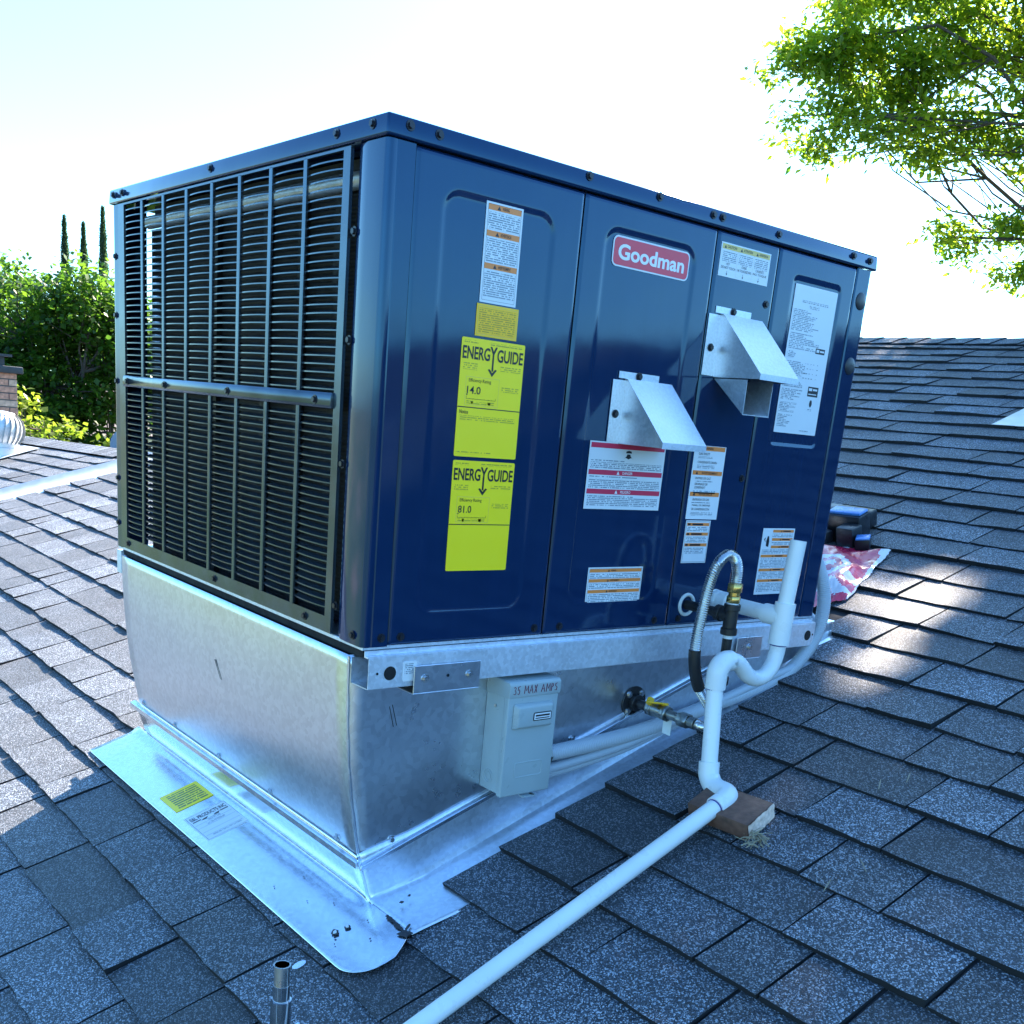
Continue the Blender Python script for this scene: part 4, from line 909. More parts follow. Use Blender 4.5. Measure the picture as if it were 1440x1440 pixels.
b.obox(vc+Vector((-0.034, -0.012, 0.018)), (1, -0.35, -0.12), (0, -1, 0.3), (0, 0.3, 1), 0.044, 0.013, 0.004); b.obox(vc+Vector((-0.002, -0.022, 0.012)), (1, -0.2, -0.6), (0, -1, 0.2), (0.5, 0.1, 1), 0.016, 0.02, 0.0045); b.build('valve_handle', 'valve_yellow', gas, bev=0.0015)
b = MB(); b.grid(lambda u, v: vc+Vector((0.004+0.014*u, -0.035-0.012*u, -0.012-0.034*v-0.006*u)), lin(0, 1, 4), [0, 0.4, 0.8, 1]); b.build('paper_tag', 'tag_clear', gas, solid=0.0006)
b = MB(); b.cyl(G+ny*0.108, G+ny*0.142, 0.0105, 14); b.cyl(G+ny*0.140, G+ny*0.168, 0.0165, 6); b.cyl(G+ny*0.168, G+ny*0.186, 0.0125, 14); b.build('flare_fitting', 'fitting', gas, bev=0.0008, seg=1)
path = spline([G+ny*0.186, (0.739, -0.158, -0.180), (0.755, -0.168, -0.176), (0.768, -0.160, -0.158), (0.755, -0.142, -0.128), (0.733, -0.132, -0.092), (0.718, -0.128, -0.044), (0.715, -0.128, 0.002), (0.719, -0.128, 0.044), (0.723, -0.128, 0.078), (0.730, -0.128, 0.112), (0.741, -0.128, 0.144), (0.757, -0.128, 0.165), (0.780, -0.127, 0.174), (0.804, -0.126, 0.163), (0.815, -0.126, 0.140), (0.816, -0.126, 0.112)], 14)
p, r = ribbed(path, 0.0108, 0.0046, 0.0011); b = MB(); b.tube(p, r, 14); b.build('corrugated_connector', 'steel', gas, smooth=True, angle=80)
seg_ = [q for q in path if -0.105 < q.z < -0.018 and q.x < 0.745]; b = MB(); b.tube(seg_, 0.0128, 14); b.build('tape_wrap', 'tape_black', gas, smooth=True)
T0 = Vector((0.816, -0.126, 0.046))
b = MB(); b.cyl((0.816, -0.126, 0.114), (0.816, -0.126, 0.096), 0.0165, 6); b.cyl((0.816, -0.126, 0.096), (0.816, -0.126, 0.088), 0.012, 14); b.cyl((0.816, -0.126, 0.088), (0.816, -0.126, 0.074), 0.0155, 6); b.build('brass_nut', 'brass', gas, bev=0.0008, seg=1)
b = MB(); b.cyl((0.816, -0.126, 0.075), (0.816, -0.126, 0.070), 0.0125, 14); b.build('thread_tape', 'lab_white', gas)
b = MB(); b.cyl((0.816, -0.126, 0.071), (0.816, -0.126, 0.058), 0.0175, 18); b.cyl((0.816, -0.126, 0.060), (0.816, -0.126, 0.020), 0.0145, 18); b.cyl((0.816, -0.126, 0.020), (0.816, -0.126, 0.006), 0.0175, 18)
b.cyl(T0, T0-ny*0.030, 0.0145, 16); b.cyl(T0-ny*0.024, T0-ny*0.038, 0.0175, 16); b.build('tee', 'iron', gas, bev=0.001, seg=1)
b = MB(); b.cyl(T0-ny*0.036, T0-ny*0.126, 0.0105, 14); b.build('nipple', 'iron', gas)
b = MB(); b.cyl((0.816, -0.126, 0.008), (0.816, -0.126, -0.085), 0.0105, 16); b.build('drip_leg', 'iron', gas)
b = MB(); b.cyl((0.816, -0.126, -0.002), (0.816, -0.126, 0.006), 0.0112, 14); b.build('thread_tape', 'lab_white', gas)
b = MB(); b.cyl((0.816, -0.126, -0.083), (0.816, -0.126, -0.104), 0.0158, 18, 0.0150); b.build('pipe_cap', 'iron', gas, bev=0.004)
b = MB(); b.tube([(0.816+0.022*math.cos(a), -0.0012, 0.046+0.022*math.sin(a)) for a in lin(0, 2*math.pi, 25)], 0.004, 8, cap=False); b.build('grommet', 'tag_clear', gas, smooth=True)

# ------------------------------------------------------------------ condensate drain
YD = -0.190
drain = thing('drain_pipe', 'white plastic condensate drain pipe with trap and open standpipe', 'drain pipe', (0.77, -0.24, rz(0.77)))
def pv(pts, r, nm='pipe', seg=18, m_='pvc', bev=0):
    b = MB(); b.tube(pts, r, seg); return b.build(nm, m_, drain, smooth=True, angle=50)
pr_, cr_ = 0.0168, 0.0212
xs = 0.9055
pv([(xs, 0.0, 0.054), (xs, YD, 0.052)], pr_)
b = MB(); b.cyl((xs, -0.001, 0.054), (xs, -0.004, 0.054), 0.024, 24); b.cyl((xs, -0.004, 0.054), (xs, -0.020, 0.054), 0.0235, 8); b.cyl((xs, -0.020, 0.054), (xs, -0.046, 0.054), 0.0225, 20); b.build('threaded_adapter', 'pvc', drain, bev=0.001, seg=1)
pv([(xs, YD+0.002, 0.052), (xs, YD+0.046, 0.052)], cr_, 'tee_branch')
pv([(xs+0.003, YD, 0.082), (xs, YD, -0.006)], cr_+0.0006, 'tee')
# standpipe, hollow at the top
b = MB(); b.tube([(xs+0.003, YD, 0.080), (xs+0.012, YD, 0.212)], pr_, 20, cap=False); b.tube([(xs+0.012, YD, 0.212), (xs+0.009, YD, 0.165)], pr_-0.003, 20, cap=False)
n = 20; k0 = 20; b.f += [(n+k, n+(k+1) % n, 2*n+(k+1) % n, 2*n+k) for k in range(n)]; b.mi += [0]*n; b.build('standpipe', 'pvc', drain, smooth=True, angle=50)
def ring_mark(c, t, r, m_='primer', w_=0.0032):
    b = MB(); c = Vector(c); t = Vector(t).normalized(); b.cyl(c-t*w_/2, c+t*w_/2, r, 20); b.build('primer_ring', m_, drain)
ring_mark((xs, YD, -0.007), (0, 0, 1), pr_+0.0009)
trap = spline([(xs, YD, -0.004), (xs-0.001, YD, -0.026), (xs-0.010, YD, -0.052), (xs-0.032, YD, -0.072), (xs-0.060, YD, -0.076), (xs-0.088, YD, -0.066), (xs-0.108, YD, -0.050), (xs-0.128, YD, -0.036), (xs-0.150, YD, -0.031), (xs-0.176, YD, -0.031)], 8)
pv(trap, pr_, 'trap')
xe = 0.7195
pv([(xs-0.150, YD, -0.031), (xs-0.164, YD, -0.031)], cr_, 'elbow_socket')
el = [(xs-0.150, YD, -0.031)]+[(xe+0.026-0.026*math.sin(a), YD, -0.031-0.026+0.026*math.cos(a)) for a in lin(0, math.pi/2, 9)]+[(xe, YD, -0.086)]
pv(el, cr_, 'elbow'); ring_mark((xe, YD, -0.087), (0, 0, 1), pr_+0.0009)
VT, VB = Vector((xe, YD, -0.083)), Vector((0.700, -0.221, -0.250)); vd = (VB-VT).normalized()
pv([VT, VB], pr_); ring_mark(VB-vd*0.016, vd, pr_+0.0009)
EA = Vector((0.697, -0.236, -0.280)); E3_ = Vector((0.682, -0.300, -0.2735)); ea = (E3_-EA).normalized()
dd = (Vector((-0.052, -0.320, -0.5425))-E3_).normalized()
def bend(p0, corner, p1, n=8): return [Vector(p0)*(1-t)**2+Vector(corner)*2*t*(1-t)+Vector(p1)*t*t for t in lin(0, 1, n)]
pv([VB-vd*0.018]+bend(VB+vd*0.006, EA-Vector((0, 0, -0.0)), EA+ea*0.026)+[EA+ea*0.034], cr_, 'elbow')
ring_mark(EA+ea*0.033, ea, cr_-0.0004, 'primer', 0.004)
pv([EA+ea*0.034]+bend(E3_-ea*0.024, E3_, E3_+dd*0.026)+[E3_+dd*0.05], cr_, 'elbow')
ring_mark(E3_+dd*0.051, dd, pr_+0.001)
pv([E3_+dd*0.03, E3_+dd*0.5, E3_+dd*1.1, E3_+dd*2.2], pr_, 'pipe')

# ------------------------------------------------------------------ wood block under the drain
blk = thing('wood_block', 'short reddish brown timber block with a pale cut end under the drain', 'wood block', RP(0.70, -0.32))
b = MB(); o_ = RP(0.642, -0.388, 0.013)
# grain runs along Y, the pale end faces the viewer's side
ub = Vector((1, 0.12, S3)).normalized(); vb = Vector((-0.10, 1, 0)).normalized(); nb = ub.cross(vb).normalized()
b.obox(o_, ub, vb, nb, 0.090, 0.140, 0.036); b.build('timber', 'wood_side', blk, bev=0.002)
b = MB(); rg = random.Random(4)
nu, nv = 14, 7; oo = o_-vb*0.0005
b.grid(lambda u, v: oo+ub*(0.001+0.090*u)+nb*(0.001+0.034*v)-vb*rg.uniform(0.0, 0.0028), lin(0, 1, nu), lin(0, 1, nv)); b.build('cut_end', 'wood_end', blk)
tw = MB(); rt = random.Random(8)
for i in range(34):
    c = RP(0.640+rt.uniform(-0.012, 0.022), -0.402+rt.uniform(-0.02, 0.012), 0.014+rt.random()*0.018); d = Vector((rt.uniform(-1, 1), rt.uniform(-1, 1), rt.uniform(-0.4, 0.5))).normalized(); L = rt.uniform(0.008, 0.024)
    tw.tube([c-d*L, c+d*L*0.2+Vector((0, 0, 0.002)), c+d*L], rt.uniform(0.0006, 0.0016), 5)
o = tw.build('leaf_litter', 'twig'); tag(o, 'small clump of dry twigs and litter caught below the wood block', 'litter', kind='stuff')
for x, y, a, lb in ((0.93, -0.47, 0.5, 'dry straw lying highest up the slope from the wood block'), (0.70, -0.60, 0.9, 'steeply turned dry straw downslope of the wood block'), (0.98, -0.50, 0.4, 'dry straw farthest from the wood block, beside another straw'), (0.62, -0.585, 0.3, 'lowest dry straw on the shingles below the wood block')):
    b = MB(); c = RP(x, y, 0.016); d = Vector((math.cos(a), math.sin(a), math.cos(a)*S3))
    b.tube([c-d*0.018, c+d*0.003+Vector((0, 0, 0.001)), c+d*0.018], [0.0008, 0.0014, 0.0006], 5); tag(b.build('dry_stem', 'twig'), lb, 'straw', 'dry straws on the shingles')

# ------------------------------------------------------------------ pipe stub in the foreground
stub = thing('vent_stub', 'short dark metal pipe stub with a pale rim and cone flashing', 'vent pipe', RP(-0.248, -0.222))
SB = RP(-0.248, -0.222); ax = Vector((0, 0, 1))
b = MB(); b.tube([SB-ax*0.03, SB+ax*0.150, SB+ax*0.1505, SB+ax*0.176], [0.0160, 0.0160, 0.0132, 0.0132], 22); b.build('pipe', 'pipe_dark', stub, smooth=True)
b = MB(); b.tube([SB+ax*0.174, SB+ax*0.186, SB+ax*0.2085, SB+ax*0.210], [0.0128, 0.0118, 0.0120, 0.0136], 22, cap=False); b.tube([SB+ax*0.210, SB+ax*0.195], [0.0112, 0.0105], 22, cap=False); n = 22
b.f += [(3*n+k, 3*n+(k+1) % n, 4*n+(k+1) % n, 4*n+k) for k in range(n)]; b.mi += [0]*n; b.build('ferrule', 'steel', stub, smooth=True)
b = MB(); b.tube([SB+ax*0.094, SB+ax*0.106, SB+ax*0.108], [0.0178, 0.0172, 0.0163], 22); b.build('collar', 'steel', stub, smooth=True)
b = MB(); b.tube([SB-ax*0.035, SB+ax*0.0, SB+ax*0.06, SB+ax*0.095], [0.052, 0.040, 0.0235, 0.0170], 22); b.build('cone', 'galv_bright', stub, smooth=True)
b = MB(); b.grid(lambda u, v: RP(-0.248-0.08+0.16*u, -0.222-0.08+0.16*v, 0.016), [0, 0.5, 1], [0, 0.5, 1]); b.build('base_flange', 'galv_bright', stub, solid=0.001)
b = MB(); c = RP(-0.099, -0.016, 0.020); b.add([c+ux*(0.014*math.cos(a))+Vector((0, 0.0085*math.sin(a), 0)) for a in lin(0, 5.6, 10)], [tuple(range(10))]); o = b.build('metal_slug', 'galv_bright', solid=0.0012); tag(o, 'small oval metal slug lying beside the pipe stub', 'metal slug')

# ------------------------------------------------------------------ plastic bag and tools beyond the unit
def bag_mesh():
    b = MB(); rr = random.Random(9); nu, nv = 44, 44
    A, B_, C_, D_ = RP(1.50, 0.20), RP(1.64, 0.135), RP(1.985, 0.238), RP(1.90, 0.58)
    vs = []; 
    for j in range(nv):
        for i in range(nu):
            u, v = i/(nu-1), j/(nv-1)
            p = (A*(1-u)+B_*u)*(1-v)+(D_*(1-u)+C_*u)*v
            e = min(u, 1-u, v, 1-v)
            h = 0.017+0.030*min(1, e*5)*(0.7+0.3*math.sin(u*3))+0.008*math.sin(9*u+5*v)*min(1, e*6)+0.003*math.sin(19*u-17*v)
            p = p+RN*h+Vector((rr.uniform(-1, 1), rr.uniform(-1, 1), rr.uniform(-1, 1)))*0.0018
            vs.append(p)
    fs, mi = [], []
    for j in range(nv-1):
        for i in range(nu-1):
            u, v = (i+0.5)/(nu-1), (j+0.5)/(nv-1); fs.append((j*nu+i, j*nu+i+1, (j+1)*nu+i+1, (j+1)*nu+i))
            wave = 0.025*math.sin(7*u+5*v)+0.012*math.sin(23*u-9*v); d = math.hypot((u-0.50)*1.0, (v-0.50)*1.7)
            k = 0 if v > 0.66+wave else 2
            if 0.17 < d < 0.27 or (d < 0.10 and abs(v-0.5) < 0.03): k = 1
            if v < 0.36+wave: k = 1 if math.sin(26*v+6*u+1.5*math.sin(9*u)) > -0.2 else 2
            if v < 0.07: k = 0
            if u > 0.95+wave*0.6 or v > 0.965+wave*0.4: k = 1
            mi.append(k)
    b.v, b.f, b.mi = [tuple(p) for p in vs], fs, mi; return b
bag = bag_mesh().build('plastic_bag', ['bag_red', 'bag_white', 'bag_pink'], smooth=True, angle=60)
tag(bag, 'crumpled red and white plastic bag lying behind the unit', 'plastic bag')
tool = thing('power_tool', 'black and blue cordless tool lying behind the plastic bag', 'power tool', RP(2.0, 0.40))
def tb(x, y, h, sx, sy, sz, m_, nm, rot=0.0):
    b = MB(); c, s_ = math.cos(rot), math.sin(rot); u = (ux*c+Vector((0, 1, 0))*s_).normalized(); v = RN.cross(u).normalized(); b.obox(RP(x, y, h), u, v, RN, sx, sy, sz); return b.build(nm, m_, tool, bev=0.006)
tb(1.945, 0.345, 0.018, 0.055, 0.060, 0.062, 'tool_black', 'battery'); tb(2.00, 0.360, 0.02, 0.07, 0.13, 0.078, 'tool_black', 'body', 0.1); tb(2.008, 0.364, 0.097, 0.055, 0.11, 0.010, 'tool_blue', 'top_shell', 0.1)
tb(1.955, 0.290, 0.018, 0.042, 0.045, 0.036, 'tool_black', 'foot', 0.5); tb(1.95, 0.287, 0.053, 0.042, 0.042, 0.006, 'tool_blue', 'side_shell', 0.5); tb(2.10, 0.40, 0.018, 0.05, 0.20, 0.055, 'tool_black', 'case'); tb(1.93, 0.44, 0.02, 0.04, 0.10, 0.04, 'tool_black', 'handle', -0.3)

# ------------------------------------------------------------------ roof vents, chimney, dish
fv = thing('roof_vent', 'pale metal roof vent with square flashing high on the slope', 'roof vent', RP(3.42, 0.58))
b = MB(); b.grid(lambda u, v: RP(3.255+u*0.36, 0.33+v*0.345, 0.018), [0, 0.5, 1], [0, 0.5, 1]); b.build('flashing', 'flash_metal', fv, solid=0.002)
b = MB(); c = RP(3.45, 0.50, 0.018); b.tube([c-Vector((0, 0, 0.06)), c+Vector((0, 0, 0.10)), c+Vector((0, 0, 0.16))], [0.085, 0.055, 0.05], 24); b.build('cone', 'flash_metal', fv, smooth=True)
tv = thing('turbine_vent', 'whitish round turbine ventilator with curved vanes on the lower roof wing', 'roof vent', WP(1.19, 7.02))
c = WP(1.19, 7.02); b = MB(); b.tube([c-Vector((0, 0, 0.10)), c+Vector((0, 0, 0.07)), c+Vector((0, 0, 0.075)), c+Vector((0, 0, 0.11))], [0.125, 0.12, 0.11, 0.11], 28); b.build('base', 'vent_white', tv, smooth=True)
b = MB(); b.grid(lambda u, v: WP(1.19-0.2+0.4*u, 7.02-0.2+0.4*v, 0.018), [0, 1], [0, 1]); b.build('flashing', 'vent_white', tv, solid=0.002)
hc = c+Vector((0, 0, 0.195)); nvane = 22
for k in range(nvane):
    b = MB()
    def vane(t, s_):
        th = math.radians(-62+124*t); rr = 0.155*math.cos(th)**0.75; a = 2*math.pi*k/nvane+0.35*math.sin(th)*0.5+0.30*s_
        rr -= 0.014*s_; return hc+Vector((rr*math.cos(a), rr*math.sin(a), 0.115*math.sin(th)/math.sin(math.radians(62))))
    b.grid(vane, lin(0, 1, 9), [0, 0.5, 1]); b.build('vane', 'vent_white', tv, smooth=True)
b = MB(); b.tube([hc+Vector((0, 0, 0.107)), hc+Vector((0, 0, 0.12)), hc+Vector((0, 0, 0.131))], [0.092, 0.08, 0.025], 24); b.build('top_cap', 'vent_white', tv, smooth=True)
b = MB(); b.tube([hc-Vector((0, 0, 0.10)), hc+Vector((0, 0, 0.10))], 0.05, 12); b.build('core', 'interior', tv)
ch = thing('brick_chimney', 'red brick chimney with dark cap beyond the turbine ventilator', 'chimney', WP(1.45, 10.75))
cx0, cx1, cy0, cy1, cz0, cz1 = 1.66, 2.245, 10.6, 11.2, -0.45, 0.365
b = MB(); b.box((cx0+0.008, cy0+0.008, cz0), (cx1-0.008, cy1-0.008, cz1)); b.build('core', 'mortar', ch)
bme = {}
def brick_mesh(L, key):
    if (L, key) not in bme:
        b = MB(); b.box((0, 0, 0), (L, 0.10, 0.057)); me = bpy.data.meshes.new('brick'); me.from_pydata(b.v, [], b.f); me.materials.append(M[key]); bme[(L, key)] = me
    return bme[(L, key)]
rc = random.Random(2)
for row in range(12):
    z = cz0+row*0.069+0.004
    for face in (0, 1):
        a = 0.0 if row % 2 else -0.10; span = (cx1-cx0) if face == 0 else (cy1-cy0)
        while a < span-0.02:
            st_, en = max(0, a), min(span, a+0.20); L = round(en-st_-0.010, 3); a += 0.20
            if L < 0.03: continue
            o = link('brick', brick_mesh(L, rc.choice(('brick', 'brick', 'brick_b'))), ch)
            if face == 0: o.matrix_basis = Matrix.Translation((cx0+st_+0.005, cy0-rc.uniform(0, 0.004), z))
            else: o.matrix_basis = Matrix.Translation((cx0-rc.uniform(0, 0.004), cy0+en-0.005, z)) @ Matrix.Rotation(-math.pi/2, 4, 'Z')
b = MB(); b.box((cx0-0.05, cy0-0.05, cz1), (cx1+0.05, cy1+0.05, cz1+0.07)); b.build('crown', 'chimney_cap', ch, bev=0.01)
b = MB(); b.box((cx0+0.06, cy0+0.06, cz1+0.07), (cx1-0.10, cy1-0.10, cz1+0.16)); b.box((cx0, cy0, cz1+0.16), (cx1-0.04, cy1-0.04, cz1+0.185)); b.build('spark_arrestor', 'chimney_cap', ch)
ds = thing('satellite_dish', 'grey satellite dish standing behind the ridge of the lower wing', 'satellite dish', (1.75, 6.05, rz2(1.58, 6.0)))
dc = Vector((1.74, 6.02, rz2(1.58, 6.0)+0.035)); b = MB(); nd = Vector((-0.55, -0.75, 0.30)).normalized(); du = nd.cross(Vector((0, 0, 1))).normalized(); dv = du.cross(nd)
b.tube([dc-nd*0.03, dc-nd*0.022, dc-nd*0.01, dc], [0.01, 0.06, 0.095, 0.115], 26); b.build('reflector', 'dish', ds, smooth=True)
b = MB(); b.cyl(dc-nd*0.03-Vector((0, 0, 0.25)), dc-nd*0.03, 0.014, 10); b.build('mast', 'steel', ds)

# ------------------------------------------------------------------ trees
def leaf_cloud(name, mt, parent, centers, size, rng, tints, droop=0.35, aspect=0.45):
    """one small folded leaf (4 points, 2 faces) at every centre"""
    C_ = np.asarray(centers, float); n = len(C_)
    a = rng.uniform(0, 2*np.pi, n); el = rng.normal(-droop, 0.45, n)
    d = np.stack([np.cos(a)*np.cos(el), np.sin(a)*np.cos(el), np.sin(el)], 1)
    up = np.stack([rng.normal(0, 0.45, n), rng.normal(0, 0.45, n), np.ones(n)], 1)
    s_ = np.cross(d, up); s_ /= np.linalg.norm(s_, axis=1)[:, None]
    nn = np.cross(s_, d)
    L = size*rng.uniform(0.65, 1.25, n)[:, None]
    p0 = C_; p2 = C_+d*L; mid = C_+d*L*0.45
    p1 = mid+s_*L*aspect*0.5+nn*L*0.06; p3 = mid-s_*L*aspect*0.5+nn*L*0.06
    V = np.stack([p0, p1, p2, p3], 1).reshape(-1, 3)
    me = bpy.data.meshes.new(name); me.vertices.add(4*n); me.vertices.foreach_set('co', V.ravel())
    idx = np.arange(n)*4; tri_ = np.stack([idx, idx+1, idx+2, idx, idx+2, idx+3], 1).ravel()
    me.loops.add(6*n); me.loops.foreach_set('vertex_index', tri_.astype(np.int32))
    me.polygons.add(2*n); me.polygons.foreach_set('loop_start', (np.arange(2*n)*3).astype(np.int32))
    me.update(calc_edges=True); me.materials.append(M[mt])
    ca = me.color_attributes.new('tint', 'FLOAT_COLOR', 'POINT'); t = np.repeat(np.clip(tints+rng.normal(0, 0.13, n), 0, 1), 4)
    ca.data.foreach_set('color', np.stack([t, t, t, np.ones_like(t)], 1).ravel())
    return link(name, me, parent)
def limb_path(a, b, rng, sag=0.15, n=7):
    a, b = np.array(a, float), np.array(b, float); L = np.linalg.norm(b-a); out = []
    j1, j2 = rng.normal(0, 0.06*L, 3), rng.normal(0, 0.04*L, 3)
    for i in range(n):
        t = i/(n-1); w_ = math.sin(math.pi*t)
        out.append(a+(b-a)*t+np.array([0, 0, 1])*w_*sag*L+j1*w_+j2*math.sin(2*math.pi*t))
    return out
def tree(name, label, cat, base, trunk_top, lobes, leaf, size, per_m3, rng, group=None, keep=None, trunk_r=0.18, clump=0.30, per_clump=70, twig_r=0.008, sag=0.10, aspect=0.45, shade=None):
    t = thing(name, label, cat, base, group)
    br = MB(); pts = [np.array(base, float)]; tp = np.array(trunk_top, float)
    tr_ = limb_path(base, trunk_top, rng, 0.0, 7)
    br.tube([Vector(p) for p in tr_], [trunk_r*(1.25-0.55*i/6) for i in range(7)], 9)
    cl, tn = [], []
    for (lx, ly, lz, rx, ry, rz_, dens) in lobes:
        c = np.array([lx, ly, lz]); lp = limb_path(tp-(tp-np.array(base))*rng.uniform(0, 0.25), c, rng, sag, 9)
        rl = trunk_r*(0.24 if max(rx, ry) < 0.7 else 0.42)
        br.tube([Vector(p) for p in lp], [max(0.012, rl*(1-i/9.5)) for i in range(9)], 7)
        nc = max(4, int(per_m3*dens*4.19*rx*ry*rz_)); k = 0
        for _ in range(nc*3):
            if k >= nc: break
            v = rng.normal(0, 1, 3); v /= np.linalg.norm(v); rad = rng.uniform(0.35, 1.0)**0.55
            p = c+v*np.array([rx, ry, rz_])*rad*rng.uniform(0.92, 1.12)
            if keep is not None and not keep(p, rng): continue
            k += 1
            root = lp[int(rng.integers(4, 9))]
            tw_ = limb_path(root, p, rng, -0.05, 5)
            if keep is None or all(keep(q, rng) for q in tw_[1:]): br.tube([Vector(q) for q in tw_], [twig_r*2.2, twig_r*1.7, twig_r*1.2, twig_r*0.8, twig_r*0.4], 4, cap=False)
            m_ = int(per_clump*rng.uniform(0.6, 1.35)); q = rng.normal(0, 1, (m_, 3))*np.array([clump, clump, clump*0.55])*0.55
            along_ = rng.uniform(0.55, 1.0, m_)[:, None]; pos = (np.array(tw_[2])*(1-along_)+p*along_)+q
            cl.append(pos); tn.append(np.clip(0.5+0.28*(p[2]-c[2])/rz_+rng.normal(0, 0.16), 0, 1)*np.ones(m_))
    if shade is not None:  # add unseen clumps along sun rays to shade roof cells left too bright
        for _pass in range(2):
            P = np.concatenate(cl); t_ = (P[:, 2]+0.556-P[:, 0]*S3)/(SUN.z-SUN.x*S3); hx, hy = P[:, 0]-SUN.x*t_, P[:, 1]-SUN.y*t_
            (ax0, ax1, ay0, ay1), st_, need = shade
            hist, ex, ey = np.histogram2d(hx, hy, bins=[int((ax1-ax0)/st_), int((ay1-ay0)/st_)], range=[[ax0, ax1], [ay0, ay1]])
            cs = np.array([l[:3] for l in lobes])
            for ix, iy in np.argwhere(hist < need):
                x, y = (ex[ix]+ex[ix+1])/2, (ey[iy]+ey[iy+1])/2; tt_ = rng.uniform(9.2, 12.0)
                p = np.array([x+SUN.x*tt_, y+SUN.y*tt_, rz(x)+SUN.z*tt_])
                if not keep(p, rng): continue
                c = cs[np.argmin(((cs-p)**2).sum(1))]
                c = p+(c-p)*min(1.0, 0.5/np.linalg.norm(c-p)); lp = limb_path(c, p, rng, -0.05, 5)
                if all(keep(q, rng) for q in lp): br.tube([Vector(q) for q in lp], [twig_r*0.9, twig_r*0.8, twig_r*0.7, twig_r*0.5, twig_r*0.3], 4, cap=False)
                m_ = int(need-hist[ix, iy]); cl.append(p+rng.normal(0, 1, (m_, 3))*np.array([0.10, 0.10, 0.10])); tn.append(rng.uniform(0.3, 0.8)*np.ones(m_))
    P = np.concatenate(cl); T = np.concatenate(tn)
    if keep is not None:
        ok = np.array([keep(p, None) for p in P]); P, T = P[ok], T[ok]
    br.build('trunk', 'bark', t, smooth=True, angle=60)
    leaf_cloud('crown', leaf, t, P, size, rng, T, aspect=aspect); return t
def roof_hit(p):
    t = (p[2]+0.556-p[0]*S3)/(SUN.z-SUN.x*S3); return p[0]-SUN.x*t, p[1]-SUN.y*t, t
def keep_sun(p, rng):
    # crown shaped for light
    x, y, t = roof_hit(p)
    if t > 0:
        if y > 0.75 and x < 1.75: return False
        if ((x-1.70)/0.26)**2+((y-0.0)/0.18)**2 < 1 or ((x-1.34)/0.18)**2+((y+0.16)/0.13)**2 < 1: return False
        if x < -0.8: return False
    return True
rt_ = np.random.default_rng(12)
big = [  # lobes seen in the picture: x y z radii density
 (8.10, 5.85, 3.80, 0.42, 0.45, 0.38, 0.95), (8.35, 5.70, 4.25, 0.65, 0.65, 0.45, 0.95), (8.10, 5.60, 3.25, 0.42, 0.42, 0.30, 0.85), (8.55, 5.20, 3.45, 0.48, 0.55, 0.36, 0.95), (8.9, 5.25, 3.95, 0.65, 0.6, 0.42, 0.95), (8.9, 5.4, 4.9, 0.9, 0.8, 0.5, 0.65),
 (9.35, 4.85, 4.45, 0.75, 0.7, 0.5, 0.85), (9.5, 4.45, 3.55, 0.55, 0.55, 0.34, 0.95), (9.05, 4.90, 3.25, 0.35, 0.4, 0.2, 0.6), (9.05, 4.50, 2.42, 0.30, 0.34, 0.22, 0.95), (9.40, 4.22, 2.58, 0.36, 0.4, 0.24, 0.95), (9.44, 4.02, 2.12, 0.25, 0.3, 0.26, 0.85), (9.75, 4.0, 3.0, 0.5, 0.5, 0.35, 0.65),
 (10.2, 4.1, 4.2, 0.9, 0.8, 0.6, 0.6), (10.3, 3.4, 2.9, 0.8, 0.7, 0.5, 0.6),
 # unseen rest of the crown above and right of frame, lobes added for shade
 (9.2, 2.6, 6.7, 1.3, 1.1, 0.8, 0.8), (10.6, 3.2, 7.2, 1.4, 1.2, 0.9, 0.8), (8.4, 1.9, 6.2, 1.0, 0.9, 0.7, 0.8), (10.4, 1.4, 6.4, 1.5, 1.2, 0.9, 0.8), (8.6, 0.6, 5.8, 1.2, 1.0, 0.8, 0.8), (11.6, 2.4, 8.0, 1.4, 1.3, 0.9, 0.7), (10.4, 0.0, 5.4, 1.3, 1.1, 0.8, 0.7), (12.4, 1.4, 6.0, 1.3, 1.3, 1.0, 0.6), (12.6, 3.6, 5.6, 1.3, 1.2, 1.0, 0.6), (9.2, -0.9, 5.2, 1.2, 1.0, 0.7, 0.7), (7.6, 1.0, 5.6, 0.9, 0.9, 0.6, 0.8), (11.2, 4.4, 6.4, 1.2, 0.9, 0.8, 0.7), (9.5, 3.9, 6.2, 0.9, 0.8, 0.5, 1.0), (8.7, 3.1, 5.7, 0.9, 0.8, 0.5, 1.0), (10.2, 3.6, 6.6, 1.0, 0.9, 0.6, 0.9), (9.8, 2.3, 5.8, 1.0, 0.9, 0.5, 0.9), (8.0, 2.2, 5.5, 0.8, 0.8, 0.5, 1.0), (7.9, 1.4, 5.6, 0.8, 0.8, 0.5, 1.0), (8.9, 1.2, 6.2, 1.0, 0.9, 0.6, 0.9)]
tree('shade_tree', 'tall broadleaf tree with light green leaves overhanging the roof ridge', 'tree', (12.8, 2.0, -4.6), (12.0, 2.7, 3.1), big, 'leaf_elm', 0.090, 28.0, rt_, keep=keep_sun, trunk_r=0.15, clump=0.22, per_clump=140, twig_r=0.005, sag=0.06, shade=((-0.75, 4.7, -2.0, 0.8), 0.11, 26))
rt2 = np.random.default_rng(31)
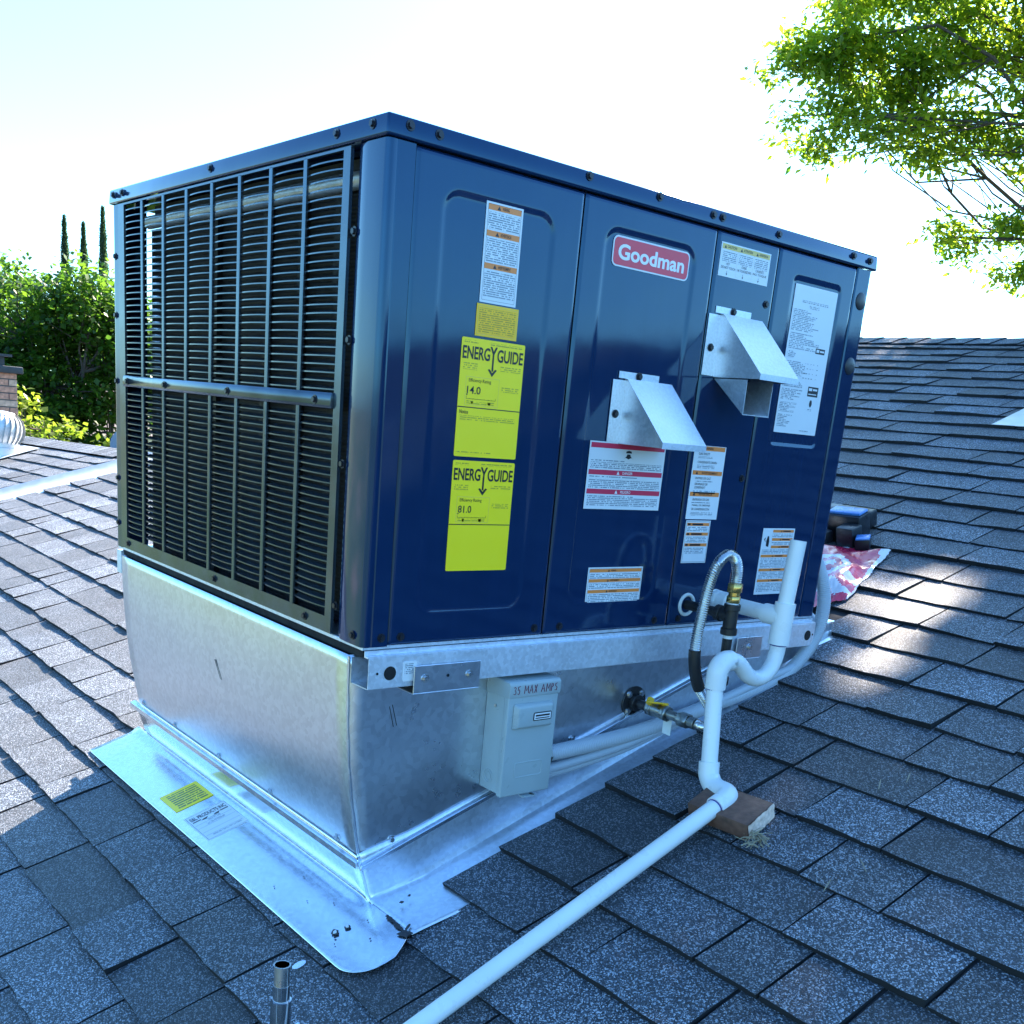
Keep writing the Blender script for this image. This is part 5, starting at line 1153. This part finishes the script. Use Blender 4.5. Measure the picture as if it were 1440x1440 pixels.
tree('maple_tree', 'dense mid green maple behind the lower roof wing', 'tree', (4.4, 14.4, -4.6), (4.3, 14.3, -0.9), [(3.2, 14.2, 1.0, 0.85, 0.85, 0.75, 1), (3.95, 13.7, 1.25, 0.75, 0.8, 0.55, 1), (3.5, 13.9, 0.2, 1.0, 0.9, 0.6, 1), (4.6, 13.8, 0.8, 0.9, 0.9, 0.8, 1), (2.5, 14.6, 0.5, 0.9, 0.9, 0.7, 1), (4.2, 13.6, -0.3, 0.7, 0.7, 0.45, 0.7), (5.6, 14.2, 0.7, 1.0, 0.9, 0.8, 0.6)], 'leaf_maple', 0.09, 24, rt2, group='trees behind the wing', trunk_r=0.11, clump=0.28, per_clump=95, aspect=0.75)
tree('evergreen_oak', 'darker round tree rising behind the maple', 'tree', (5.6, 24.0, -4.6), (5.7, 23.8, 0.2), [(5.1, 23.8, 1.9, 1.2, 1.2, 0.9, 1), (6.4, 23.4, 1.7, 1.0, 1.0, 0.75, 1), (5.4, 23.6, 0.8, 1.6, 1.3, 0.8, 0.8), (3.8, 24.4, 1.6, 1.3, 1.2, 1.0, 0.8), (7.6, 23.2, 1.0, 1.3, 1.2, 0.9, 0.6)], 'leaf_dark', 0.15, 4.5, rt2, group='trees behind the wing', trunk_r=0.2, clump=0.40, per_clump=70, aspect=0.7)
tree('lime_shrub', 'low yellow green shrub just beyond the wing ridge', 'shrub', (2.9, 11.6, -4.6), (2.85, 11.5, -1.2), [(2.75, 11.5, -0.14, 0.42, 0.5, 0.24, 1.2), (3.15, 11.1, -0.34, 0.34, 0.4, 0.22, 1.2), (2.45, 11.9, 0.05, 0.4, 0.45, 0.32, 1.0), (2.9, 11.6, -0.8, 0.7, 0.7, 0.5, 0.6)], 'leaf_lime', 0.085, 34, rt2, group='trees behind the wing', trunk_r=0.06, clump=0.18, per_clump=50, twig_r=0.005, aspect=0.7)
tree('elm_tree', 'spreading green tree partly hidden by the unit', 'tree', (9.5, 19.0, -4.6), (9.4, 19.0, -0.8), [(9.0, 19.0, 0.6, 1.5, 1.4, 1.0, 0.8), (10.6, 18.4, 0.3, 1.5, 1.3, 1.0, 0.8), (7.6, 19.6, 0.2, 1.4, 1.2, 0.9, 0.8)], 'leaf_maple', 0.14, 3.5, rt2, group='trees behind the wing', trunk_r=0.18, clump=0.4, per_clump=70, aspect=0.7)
def cypress(x, y, ztop, r, rng, label):
    t = thing('cypress_tree', label, 'tree', (x, y, -4.6), 'three thin cypresses on the skyline')
    b = MB(); b.tube([(x, y, -4.6), (x, y, ztop-0.6)], [0.16, 0.03], 7); b.build('trunk', 'bark', t)
    n = 14000; f = rng.uniform(0, 1, n)**0.8; hgt = ztop+4.6-0.8; z = -3.8+f*hgt
    prof = r*np.clip((1-f)**0.62*1.5*(0.55+0.45*np.minimum(1, f*6)), 0.02, 1)*(1+0.12*np.sin(f*60+rng.uniform(0, 6)))
    a = rng.uniform(0, 2*np.pi, n); rr = prof*np.sqrt(rng.uniform(0.25, 1, n))
    leaf_cloud('crown', 'leaf_cypress', t, np.stack([x+rr*np.cos(a), y+rr*np.sin(a), z], 1), 0.11, rng, 0.5+0.2*rng.normal(0, 1, n), droop=-0.9, aspect=0.4)
rcyp = np.random.default_rng(5)
for x, y, zt, lb in ((14.5, 49.2, 6.85, 'thin cypress on the skyline standing farthest from the unit'), (15.13, 48.7, 6.65, 'middle and shortest of three thin skyline cypresses'), (15.82, 48.3, 7.35, 'tallest thin skyline cypress, closest to the unit')): cypress(x, y, zt, 0.33, rcyp, lb)
# neighbouring house glimpsed through the leaves
nh = thing('neighbor_house', 'pale house with dark roof glimpsed between the trees', 'house', (9.5, 33, -4.6))
b = MB(); b.box((4.0, 31, -4.6), (15.0, 38, -1.2)); b.build('wall', 'house_white', nh)
b = MB(); b.prism([(3.6, 30.6, -1.2), (3.6, 38.4, -1.2), (3.6, 34.5, 0.35)], (11.8, 0, 0)); b.build('roof', 'tile_roof', nh)
for x in (5.5, 8.6, 12.0):
    b = MB(); b.box((x, 30.94, -3.6), (x+1.3, 31.01, -2.2)); o = b.build('window', 'trim_white', nh); b = MB(); b.box((x+0.08, 30.925, -3.52), (x+1.22, 30.938, -2.28)); b.build('pane', 'glass_dark', o)
